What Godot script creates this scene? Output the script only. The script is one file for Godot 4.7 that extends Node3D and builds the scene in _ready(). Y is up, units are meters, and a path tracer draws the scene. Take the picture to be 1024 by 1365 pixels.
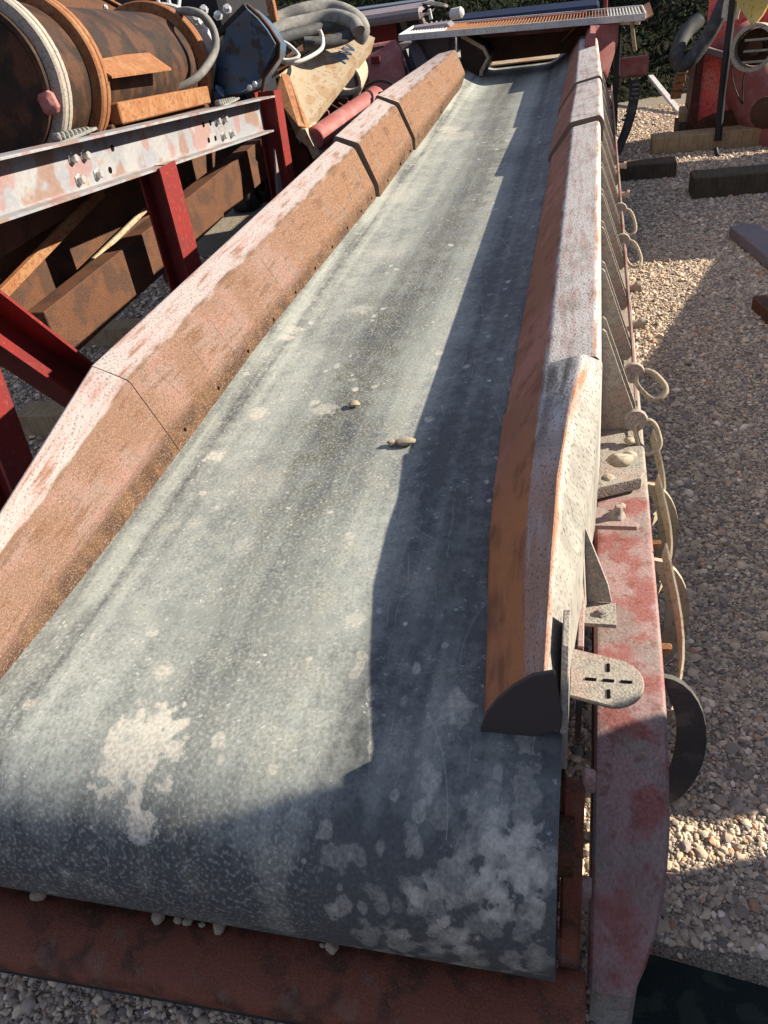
extends Node3D

func _ready():
	var cam := Camera3D.new()
	cam.name = "camera"
	cam.transform = Transform3D(Basis(Vector3(0.96896, -0.12710, -0.21206), Vector3(-0.02626, 0.79997, -0.59946), Vector3(0.24583, 0.58642, 0.77180)).orthonormalized(), Vector3(0, 1.78, 0))
	cam.fov = 67.05
	cam.near = 0.05
	cam.far = 200.0
	add_child(cam)
	cam.current = true
	var env := Environment.new()
	var skym := ProceduralSkyMaterial.new()
	skym.sky_top_color = Color(0.58, 0.63, 0.75)
	skym.sky_horizon_color = Color(0.70, 0.74, 0.82)
	skym.sky_curve = 0.12
	skym.ground_bottom_color = Color(0.2, 0.18, 0.16)
	skym.ground_horizon_color = Color(0.4, 0.4, 0.4)
	skym.sun_angle_max = 1.0
	var sky := Sky.new()
	sky.sky_material = skym
	env.background_mode = Environment.BG_SKY
	env.sky = sky
	env.background_energy_multiplier = 0.49
	env.tonemap_mode = Environment.TONE_MAPPER_LINEAR
	env.tonemap_exposure = 2.5
	env.sdfgi_enabled = true
	env.ssao_enabled = true
	env.ssil_enabled = true
	var we := WorldEnvironment.new()
	we.name = "world_environment"
	we.environment = env
	add_child(we)
	var sun := DirectionalLight3D.new()
	sun.name = "sun"
	sun.light_energy = 1.6
	sun.light_color = Color(1.0, 0.955, 0.88)
	sun.light_angular_distance = 0.5
	sun.shadow_enabled = true
	add_child(sun)
	sun.look_at_from_position(Vector3.ZERO, Vector3(-0.447, -0.23, 0.17), Vector3.UP)

	make_materials()
	M.end_plate = plain("dark_grey_plate", Color(0.055, 0.045, 0.042), 0.7)  # one even dark grey tone
	M.gusset = M.caked
	M.mat = mat("dark_green_slab", M.rubber.albedo_texture, 0.4, 0.9, M.bump_fine, 0.06, 0.15)
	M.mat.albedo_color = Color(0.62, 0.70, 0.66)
	M.dark = plain("dark_steel", Color(0.025, 0.024, 0.024), 0.7)
	M.blue_chalk = plain("blue_paint_mark", Color(0.12, 0.28, 0.55), 0.8)
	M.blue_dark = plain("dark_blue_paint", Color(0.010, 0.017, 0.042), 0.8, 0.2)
	M.steel_grey = plain("blue_grey_sheet", Color(0.09, 0.11, 0.14), 0.5)
	M.glass = plain("dark_window", Color(0.02, 0.025, 0.03), 0.15, 0.5)

	build_ground()
	build_conveyor()
	build_left()
	build_right()
	build_stones()
	build_gravel()
	build_bank()

func build_ground():
	var gm := Mb.new()
	for i in 6:
		for j in 6:
			var x := -60.0 + 20.0 * i
			var z := -70.0 + 20.0 * j
			gm.quad(Vector3(x, 0, z), Vector3(x + 20, 0, z), Vector3(x + 20, 0, z + 20), Vector3(x, 0, z + 20))
	var o := put(gm, "ground", M.ground)
	o.set_meta("kind", "structure")
	o.set_meta("label", "gravel yard ground of small grey and tan stones")
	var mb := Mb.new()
	mb.plate([Vector3(0.13, 0.004, -0.82), Vector3(0.60, 0.004, -0.76), Vector3(0.75, 0.004, -0.1), Vector3(0.1, 0.004, -0.1)], Vector3(0, 0.012, 0), 0.002)  # thin dark slab laid over the gravel
	tag(put(mb, "dark_slab", M.mat), "dark flat slab on the gravel at the conveyor's near right foot", "mat")

func build_stones():
	var rng := RandomNumberGenerator.new()
	rng.seed = 3
	var sm: Material = M.stone
	for q in [[Vector3(-0.439, 0.752, -1.654), 0.020, 1.7, "tan broken stone on the belt, right one of the touching pair"], [Vector3(-0.476, 0.752, -1.650), 0.013, 1.0, "small dark stone on the belt, left one of the touching pair"], [Vector3(-0.629, 0.752, -1.857), 0.014, 1.0, "single dark stone on the belt above the pair of stones"]]:
		var mb := rock(rng, q[1], 2, 0.55)
		var o := put(mb, "stone", sm, null, 50.0)
		o.position = q[0]
		o.scale = Vector3(q[2], 1, 1)
		tag(o, q[3], "stone", "loose stones on the belt")
	var n := 0
	for q in [[92, 1216, 0.016], [98, 1232, 0.007], [264, 1246, 0.016], [290, 1250, 0.010], [303, 1252, 0.011], [345, 1256, 0.013], [322, 1254, 0.006], [488, 1280, 0.014], [476, 1278, 0.006]]:
		var mb := rock(rng, q[2], 2, 0.8)
		var o := put(mb, "stone", sm, null, 50.0)
		o.position = Vector3(q[0] * 0.00158 - 1.19, 0.356 + q[2] * 0.4 - 0.034, -0.595)
		tag(o, ["pale stone lodged farthest left on the rusty bar under the belt", "tiny stone just right of the leftmost stone on the rusty bar", "biggest pale stone near the middle of the rusty bar under the belt", "stone next to the biggest stone on the rusty bar", "second stone right of the biggest stone on the rusty bar", "stone at the right end of the middle row on the rusty bar", "tiny stone within the middle row on the rusty bar", "pale stone lodged farthest right on the rusty bar under the belt", "tiny stone beside the rightmost stone on the rusty bar"][n], "stone", "stones lodged on the bar below the belt")
		n += 1

func build_gravel():
	var rng := RandomNumberGenerator.new()
	rng.seed = 21
	var shapes := []
	for i in 5:
		var mm := MultiMesh.new()
		mm.transform_format = MultiMesh.TRANSFORM_3D
		mm.use_colors = true
		mm.mesh = rock(rng, 1.0, 1 if i else 2, 0.62).mesh(M.pebble, 45.0)
		shapes.append([mm, []])
	# x range, z range, stones per square metre, mean radius
	for a in [[0.03, 0.9, -2.0, 0.1, 36000, 0.0036], [0.03, 1.5, -5.4, -2.0, 30000, 0.0036], [0.03, 2.4, -9.8, -5.4, 11000, 0.0048], [-1.5, 0.03, -0.75, 0.1, 24000, 0.0042], [-3.6, -1.3, -5.6, -1.2, 3500, 0.008], [-0.1, 0.05, -2.5, -0.7, 12000, 0.0055], [0.9, 2.4, -5.4, 0.6, 6500, 0.0065], [-3.6, -1.3, -1.2, 0.6, 4500, 0.0075], [-1.5, 0.9, 0.1, 0.7, 7000, 0.0065]]:
		var cnt := int((a[1] - a[0]) * (a[3] - a[2]) * a[4])
		for i in cnt:
			var r: float = a[5] * exp(rng.randfn(0.0, 0.5))
			if rng.randf() < 0.02:
				r *= 2.2
			r = minf(r, 0.02)
			var p := Vector3(rng.randf_range(a[0], a[1]), r * rng.randf_range(-0.1, 0.42), rng.randf_range(a[2], a[3]))
			if p.x > 0.12 and p.x < 0.66 and p.z > -0.85:
				if rng.randf() < 0.985:
					continue
			var b := Basis.from_euler(Vector3(rng.randf_range(-0.5, 0.5), rng.randf() * TAU, rng.randf_range(-0.5, 0.5))).scaled(Vector3(r, r, r))
			var t: float = rng.randf()
			var c := Color(0.24, 0.215, 0.175)
			if t < 0.25:
				c = Color(0.165, 0.15, 0.135)
			elif t < 0.55:
				c = Color(0.29, 0.255, 0.20)
			elif t < 0.60:
				c = Color(0.25, 0.165, 0.115)
			elif t < 0.65:
				c = Color(0.38, 0.355, 0.31)
			elif t < 0.72:
				c = Color(0.12, 0.115, 0.11)
			var f := rng.randf_range(1.35, 2.25)
			shapes[rng.randi() % 5][1].append([Transform3D(b, p), Color(c.r * f * 1.12, c.g * f * 1.0, c.b * f * 0.90)])
	for s in shapes:
		var mm: MultiMesh = s[0]
		mm.instance_count = s[1].size()
		for i in s[1].size():
			mm.set_instance_transform(i, s[1][i][0])
			mm.set_instance_color(i, s[1][i][1])
		var o := MultiMeshInstance3D.new()
		o.multimesh = mm
		o.name = numbered("gravel")
		add_child(o)
		tag(o, "loose grey and tan gravel stones covering the yard", "gravel", "loose gravel", "stuff")

func build_bank():
	var nz := FastNoiseLite.new()
	nz.seed = 8
	nz.frequency = 0.35
	nz.fractal_octaves = 5
	var nx := 90
	var ny := 40
	var st := SurfaceTool.new()
	st.begin(Mesh.PRIMITIVE_TRIANGLES)
	for j in ny + 1:
		for i in nx + 1:
			var x := -16.0 + 30.0 * i / nx
			var t := float(j) / ny
			var z := -9.7 - 0.12 * x - 9.0 * t
			var y := -0.08 + 2.1 * smoothstep(0.0, 0.75, t) + (nz.get_noise_2d(x, z) * 0.45 + 0.1) * smoothstep(0.0, 0.12, t)
			st.set_uv(Vector2(x, z))
			st.add_vertex(Vector3(x, y, z))
	for j in ny:
		for i in nx:
			var k := j * (nx + 1) + i
			for q in [k, k + nx + 1, k + 1, k + 1, k + nx + 1, k + nx + 2]:
				st.add_index(q)
	st.generate_normals()
	st.set_material(M.bank)
	var o := MeshInstance3D.new()
	o.mesh = st.commit()
	o.name = "earth_bank"
	add_child(o)
	o.set_meta("kind", "structure")
	o.set_meta("label", "dark earth bank behind the yard")
	# weeds and low scrub on the bank
	var leaf := Mb.new()
	leaf.tri(Vector3(-0.16, 0, 0), Vector3(0, 1.0, 0.25), Vector3(0.16, 0, 0))
	leaf.tri(Vector3(-0.16, 0, 0), Vector3(0.02, 0.55, -0.1), Vector3(0, 1.0, 0.25))
	var lm := leaf.mesh(M.leaf)
	var rng := RandomNumberGenerator.new()
	rng.seed = 33
	var mm := MultiMesh.new()
	mm.transform_format = MultiMesh.TRANSFORM_3D
	mm.use_colors = true
	mm.mesh = lm
	mm.instance_count = 26000
	for i in mm.instance_count:
		var x := rng.randf_range(-10.0, 5.0)
		var t := pow(rng.randf(), 1.3) * 0.7
		var cl := nz.get_noise_2d(x * 3.0, t * 40.0)
		var z := -9.7 - 0.12 * x - 9.0 * t
		var y := -0.08 + 2.1 * smoothstep(0.0, 0.75, t) + (nz.get_noise_2d(x, z) * 0.45 + 0.1) * smoothstep(0.0, 0.12, t)
		var h := rng.randf_range(0.02, 0.07) * (1.0 + 1.2 * maxf(cl, 0.0)) * (0.5 + smoothstep(0.0, 0.15, t))
		var b := Basis.from_euler(Vector3(rng.randf_range(-0.9, 0.9), rng.randf() * TAU, rng.randf_range(-0.9, 0.9))).scaled(Vector3(h, h, h))
		mm.set_instance_transform(i, Transform3D(b, Vector3(x, y - 0.01, z)))
		var f := rng.randf_range(0.5, 1.3)
		mm.set_instance_color(i, Color(0.016 * f, 0.024 * f, 0.011 * f) if rng.randf() < 0.85 else Color(0.04 * f, 0.036 * f, 0.02 * f))
	var v := MultiMeshInstance3D.new()
	v.multimesh = mm
	v.name = "weeds"
	add_child(v)
	tag(v, "dark low weeds covering the bank behind the yard", "weeds", "", "stuff")

# ---------------------------------------------------------------- mesh building
class Mb:
	var v := PackedVector3Array()
	var uv := PackedVector2Array()

	func tri(a: Vector3, b: Vector3, c: Vector3, ua := Vector2.ZERO, ub := Vector2.ZERO, uc := Vector2.ZERO):
		v.append(a); v.append(b); v.append(c)
		uv.append(ua); uv.append(ub); uv.append(uc)

	func quad(a: Vector3, b: Vector3, c: Vector3, d: Vector3, ua := Vector2.ZERO, ub := Vector2.ZERO, uc := Vector2.ZERO, ud := Vector2.ZERO):
		tri(a, b, c, ua, ub, uc)
		tri(a, c, d, ua, uc, ud)

	# rings of equal length joined into a solid; us and vs are texture coordinates round and along
	func loft(rings: Array, caps := true, us := PackedFloat32Array(), vs := PackedFloat32Array(), closed := true):
		var r0: PackedVector3Array = rings[0]
		var n := r0.size()
		var last: PackedVector3Array = rings[rings.size() - 1]
		var nw := Vector3.ZERO
		var c0 := Vector3.ZERO
		var c1 := Vector3.ZERO
		var r1: PackedVector3Array = rings[1]
		for i in n:
			nw += r0[i].cross(r0[(i + 1) % n])
			c0 += r0[i] / n
			c1 += r1[i] / n
		if nw.length() < 1e-9 or absf(nw.dot(c1 - c0)) < 1e-12:
			nw = Vector3.ZERO
			for i in n:
				nw += last[i].cross(last[(i + 1) % n])
		var flip := nw.dot(c1 - c0) < 0.0
		for k in rings.size() - 1:
			var p: PackedVector3Array = rings[k]
			var q: PackedVector3Array = rings[k + 1]
			for i in (n if closed else n - 1):
				var j := (i + 1) % n
				var u0 := us[i] if us.size() else 0.0
				var u1 := us[i + 1] if us.size() > i + 1 else 1.0
				var v0 := vs[k] if vs.size() else 0.0
				var v1 := vs[k + 1] if vs.size() else 0.0
				if flip:
					quad(p[i], p[j], q[j], q[i], Vector2(u0, v0), Vector2(u1, v0), Vector2(u1, v1), Vector2(u0, v1))
				else:
					quad(p[i], q[i], q[j], p[j], Vector2(u0, v0), Vector2(u0, v1), Vector2(u1, v1), Vector2(u1, v0))
		if caps:
			cap(r0, c0 - c1)
			var pl: PackedVector3Array = rings[rings.size() - 2]
			var cl := Vector3.ZERO
			var cp := Vector3.ZERO
			for i in n:
				cl += last[i] / n
				cp += pl[i] / n
			cap(last, cl - cp)

	func cap(ring: PackedVector3Array, out: Vector3):
		var nw := Vector3.ZERO
		var n := ring.size()
		for i in n:
			nw += (ring[i] - ring[0]).cross(ring[(i + 1) % n] - ring[0])
		if nw.length() < 1e-12:
			return
		nw = nw.normalized()
		var ax := nw.cross(Vector3(0.3, 0.9, 0.2)).normalized()
		var ay := nw.cross(ax)
		var flat := PackedVector2Array()
		for p in ring:
			flat.append(Vector2((p - ring[0]).dot(ax), (p - ring[0]).dot(ay)))
		var idx := Geometry2D.triangulate_polygon(flat)
		for t in range(0, idx.size(), 3):
			var a := ring[idx[t]]
			var b := ring[idx[t + 1]]
			var c := ring[idx[t + 2]]
			if (c - a).cross(b - a).dot(out) < 0.0:
				tri(a, c, b)
			else:
				tri(a, b, c)

	func prism(ring: PackedVector3Array, along: Vector3):
		var top := PackedVector3Array()
		for p in ring:
			top.append(p + along)
		loft([ring, top])

	# flat plate with softened edges
	func plate(pts: Array, along: Vector3, bev := 0.0):
		var ring := PackedVector3Array(pts)
		if bev <= 0.0:
			prism(ring, along)
			return
		var c := Vector3.ZERO
		for p in ring:
			c += p / ring.size()
		var nrm := along.normalized()
		var rs := []
		for s in [[0.0, bev], [bev, 0.0], [along.length() - bev, 0.0], [along.length(), bev]]:
			var r := PackedVector3Array()
			for p in ring:
				r.append(p + (c - p).normalized() * s[1] + nrm * s[0])
			rs.append(r)
		loft(rs)

	func box(c: Vector3, size: Vector3, b := Basis.IDENTITY, bev := 0.004):
		var h := size * 0.5
		bev = minf(bev, minf(h.x, minf(h.y, h.z)) * 0.6)
		var rings := []
		for s in [[-h.z, bev], [-h.z + bev, 0.0], [h.z - bev, 0.0], [h.z, bev]]:
			var x: float = h.x - s[1]
			var y: float = h.y - s[1]
			var r := PackedVector3Array()
			for q in [Vector2(x, y - bev), Vector2(x - bev, y), Vector2(-x + bev, y), Vector2(-x, y - bev), Vector2(-x, -y + bev), Vector2(-x + bev, -y), Vector2(x - bev, -y), Vector2(x, -y + bev)]:
				r.append(c + b * Vector3(q.x, q.y, s[0]))
			rings.append(r)
		loft(rings)

	# square bar from a to b; w across, h along up
	func bar(a: Vector3, b: Vector3, w: float, h: float, up := Vector3.UP, bev := 0.004):
		var z := (b - a).normalized()
		var x := up.cross(z).normalized()
		var y := z.cross(x)
		box((a + b) * 0.5, Vector3(w, h, a.distance_to(b)), Basis(x, y, z), bev)

	# outline (x across, y up) pushed from a to b
	func extrude(a: Vector3, b: Vector3, outline: Array, up := Vector3.UP):
		var z := (b - a).normalized()
		var x := up.cross(z).normalized()
		var y := z.cross(x)
		var r := PackedVector3Array()
		for q in outline:
			r.append(a + x * q.x + y * q.y)
		prism(r, b - a)

	func tube(path: Array, r: float, n := 10, caps := true, r_end := -1.0, smooth := 0):
		var pts: Array = path
		if smooth > 0:
			pts = []
			for i in path.size() - 1:
				var p0: Vector3 = path[maxi(i - 1, 0)]
				var p1: Vector3 = path[i]
				var p2: Vector3 = path[i + 1]
				var p3: Vector3 = path[mini(i + 2, path.size() - 1)]
				for k in smooth:
					pts.append(p1.cubic_interpolate(p2, p0, p3, float(k) / smooth))
			pts.append(path[path.size() - 1])
		var rings := []
		var side := Vector3.ZERO
		for i in pts.size():
			var d: Vector3 = (pts[mini(i + 1, pts.size() - 1)] - pts[maxi(i - 1, 0)]).normalized()
			if side == Vector3.ZERO:
				side = d.cross(Vector3(0.31, 0.87, 0.37)).normalized()
			side = (side - d * side.dot(d)).normalized()
			var o := d.cross(side)
			var rr := r if r_end < 0.0 else lerpf(r, r_end, float(i) / (pts.size() - 1))
			var ring := PackedVector3Array()
			for k in n:
				ring.append(pts[i] + (side * cos(TAU * k / n) + o * sin(TAU * k / n)) * rr)
			rings.append(ring)
		loft(rings, caps)

	# profile of (radius, along) pairs turned about the axis
	func lathe(at: Vector3, axis: Vector3, prof: Array, n := 24, from := 0.0, to := TAU):
		var z := axis.normalized()
		var x := z.cross(Vector3(0.2, 0.9, 0.4) if absf(z.y) < 0.9 else Vector3(1, 0, 0)).normalized()
		var y := z.cross(x)
		var rings := []
		var full := is_equal_approx(to - from, TAU)
		var open: bool = prof[0].x > 0.1 and is_equal_approx(prof[0].x, prof[prof.size() - 1].x)
		for p in (prof + [prof[0]] if open else prof):
			var r := PackedVector3Array()
			for k in (n if full else n + 1):
				var a := from + (to - from) * k / n
				r.append(at + z * p.y + (x * cos(a) + y * sin(a)) * p.x)
			rings.append(r)
		loft(rings, not open)

	func bolt(at: Vector3, axis: Vector3, r := 0.012, h := 0.012):
		lathe(at, axis, [Vector2(r * 1.5, 0), Vector2(r * 1.5, h * 0.2), Vector2(r, h * 0.22), Vector2(r, h * 0.9), Vector2(r * 0.85, h)], 6)

	func mesh(mat: Material, angle := 38.0) -> ArrayMesh:
		var n := v.size() / 3
		var fn := PackedVector3Array()
		fn.resize(n)
		var at := {}
		for i in n:
			var a := v[i * 3]
			var f := (v[i * 3 + 2] - a).cross(v[i * 3 + 1] - a)
			fn[i] = f
			for k in 3:
				var key := Vector3i((v[i * 3 + k] * 4000.0).round())
				if at.has(key):
					at[key].append(i)
				else:
					at[key] = [i]
		var lim := cos(deg_to_rad(angle))
		var nn := PackedVector3Array()
		nn.resize(v.size())
		var unit := PackedVector3Array()
		unit.resize(n)
		for i in n:
			unit[i] = fn[i].normalized()
		for i in n:
			for k in 3:
				var s := Vector3.ZERO
				for j in at[Vector3i((v[i * 3 + k] * 4000.0).round())]:
					if unit[j].dot(unit[i]) > lim:
						s += fn[j]
				s = s.normalized()
				nn[i * 3 + k] = s if s.length() > 0.5 else Vector3.UP
		var arr := []
		arr.resize(Mesh.ARRAY_MAX)
		arr[Mesh.ARRAY_VERTEX] = v
		arr[Mesh.ARRAY_NORMAL] = nn
		arr[Mesh.ARRAY_TEX_UV] = uv
		var m := ArrayMesh.new()
		m.add_surface_from_arrays(Mesh.PRIMITIVE_TRIANGLES, arr)
		m.surface_set_material(0, mat)
		return m


# ---------------------------------------------------------------- naming
var used := {}

func numbered(n: String) -> String:
	if not used.has(n):
		used[n] = 0
		return n
	used[n] += 1
	return "%s_%03d" % [n, used[n]]

func tag(o: Node3D, label: String, category: String, group := "", kind := ""):
	if label:
		o.set_meta("label", label)
	if category:
		o.set_meta("category", category)
	if group:
		o.set_meta("group", group)
	if kind:
		o.set_meta("kind", kind)

func thing(called: String, at: Vector3, label: String, category: String, group := "") -> Node3D:
	var o := Node3D.new()
	o.name = numbered(called)
	add_child(o)
	o.position = at
	tag(o, label, category, group)
	return o

# one mesh, built in world coordinates, as a part of parent (or a thing of its own)
func put(mb: Mb, called: String, mat: Material, parent: Node3D = null, angle := 38.0) -> MeshInstance3D:
	var m := MeshInstance3D.new()
	m.mesh = mb.mesh(mat, angle)
	if parent == null:
		m.name = numbered(called)
		add_child(m)
		return m
	m.name = called
	parent.add_child(m, true)
	if parent.get_parent() == self and not (parent is MeshInstance3D):
		m.position = -parent.position
	return m

func again(src: MeshInstance3D, off: Vector3, parent: Node3D) -> MeshInstance3D:
	var m := MeshInstance3D.new()
	m.mesh = src.mesh
	m.name = String(src.name).rstrip("0123456789").rstrip("_")
	parent.add_child(m, true)
	m.position = src.position + off
	return m

func rounded(pts: Array, r: float, n := 3) -> Array:
	# pts: Vector3(x, y, u) corners of a closed outline
	var out := []
	for i in pts.size():
		var p: Vector3 = pts[i]
		var a: Vector3 = pts[(i + pts.size() - 1) % pts.size()]
		var b: Vector3 = pts[(i + 1) % pts.size()]
		var p2 := Vector2(p.x, p.y)
		var da := Vector2(a.x, a.y) - p2
		var db := Vector2(b.x, b.y) - p2
		var rr := minf(r, minf(da.length(), db.length()) * 0.45)
		var qa := p2 + da.normalized() * rr
		var qb := p2 + db.normalized() * rr
		var ua := p.z if absf(a.z - p.z) > 0.5 else lerpf(p.z, a.z, rr / da.length())
		var ub := p.z if absf(b.z - p.z) > 0.5 else lerpf(p.z, b.z, rr / db.length())
		for k in n + 1:
			var t := float(k) / n
			var q := qa.lerp(p2, t).lerp(p2.lerp(qb, t), t)
			out.append(Vector3(q.x, q.y, lerpf(lerpf(ua, p.z, t), lerpf(p.z, ub, t), t)))
	return out

# ---------------------------------------------------------------- textures
const TS := 512
var nb := {}

func noise_bytes(key: String, seed_: int, freq: float, oct: int, type := FastNoiseLite.TYPE_SIMPLEX_SMOOTH, sx := 1, sy := 1, w := TS, h := TS) -> PackedByteArray:
	var k := "%s_%d_%d" % [key, w, h]
	if nb.has(k):
		return nb[k]
	var f := FastNoiseLite.new()
	f.seed = seed_
	f.noise_type = type
	f.frequency = freq
	f.fractal_octaves = oct
	f.fractal_type = FastNoiseLite.FRACTAL_FBM if oct > 1 else FastNoiseLite.FRACTAL_NONE
	if type == FastNoiseLite.TYPE_CELLULAR:
		f.cellular_return_type = FastNoiseLite.RETURN_DISTANCE
	var im := f.get_seamless_image(w / sx, h / sy, false, false, 0.12, true)
	im.convert(Image.FORMAT_L8)
	if sx != 1 or sy != 1:
		im.resize(w, h, Image.INTERPOLATE_BILINEAR)
	nb[k] = im.get_data()
	return nb[k]

var to_srgb := PackedByteArray()

func lut(lo: float, hi: float, amount := 1.0) -> PackedFloat32Array:
	var l := PackedFloat32Array()
	l.resize(256)
	for i in 256:
		l[i] = smoothstep(lo, hi, i / 255.0) * amount if hi > lo else (1.0 - smoothstep(hi, lo, i / 255.0)) * amount
	return l

# base colour and layers of [noise, lo, hi, amount, colour, shift], all linear
func layered(base: Color, layers: Array, fine: PackedByteArray, jitter := 0.25) -> ImageTexture:
	var n := TS * TS
	var out := PackedByteArray()
	out.resize(n * 3)
	var fl := PackedFloat32Array()
	fl.resize(256)
	for i in 256:
		fl[i] = (1.0 + (i / 255.0 - 0.5) * 2.0 * jitter) * 1023.0
	var R := PackedFloat32Array(); R.resize(n); R.fill(base.r)
	var G := PackedFloat32Array(); G.resize(n); G.fill(base.g)
	var B := PackedFloat32Array(); B.resize(n); B.fill(base.b)
	for L in layers:
		var b: PackedByteArray = L[0]
		var l := lut(L[1], L[2], L[3])
		var c: Color = L[4]
		var sh: int = L[5] if L.size() > 5 else 0
		for i in n:
			var a := l[b[(i + sh) & 262143]]
			if a > 0.004:
				R[i] += (c.r - R[i]) * a
				G[i] += (c.g - G[i]) * a
				B[i] += (c.b - B[i]) * a
	for i in n:
		var f := fl[fine[i]]
		out[i * 3] = to_srgb[clampi(int(R[i] * f), 0, 1023)]
		out[i * 3 + 1] = to_srgb[clampi(int(G[i] * f), 0, 1023)]
		out[i * 3 + 2] = to_srgb[clampi(int(B[i] * f), 0, 1023)]
	var im := Image.create_from_data(TS, TS, false, Image.FORMAT_RGB8, out)
	return ImageTexture.create_from_image(im)

func grey_tex(b: PackedByteArray, w := TS, h := TS) -> ImageTexture:
	return ImageTexture.create_from_image(Image.create_from_data(w, h, false, Image.FORMAT_L8, b))

func mat(called: String, tex: Texture2D, size: float, rough: float, bump: Texture2D = null, cm := 0.3, spec := 0.35, metal := 0.0) -> StandardMaterial3D:
	var m := StandardMaterial3D.new()
	m.resource_name = called
	m.albedo_texture = tex
	m.uv1_triplanar = true
	m.uv1_world_triplanar = true
	m.uv1_scale = Vector3.ONE / size
	m.uv1_triplanar_sharpness = 4.0
	m.roughness = rough
	m.metallic = metal
	m.metallic_specular = spec
	if bump:
		m.heightmap_enabled = true
		m.heightmap_texture = bump
		m.heightmap_scale = cm
	return m

func plain(called: String, c: Color, rough := 0.7, spec := 0.35, metal := 0.0) -> StandardMaterial3D:
	var m := StandardMaterial3D.new()
	m.resource_name = called
	m.albedo_color = c.linear_to_srgb()
	m.roughness = rough
	m.metallic = metal
	m.metallic_specular = spec
	return m

var M := {}

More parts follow.
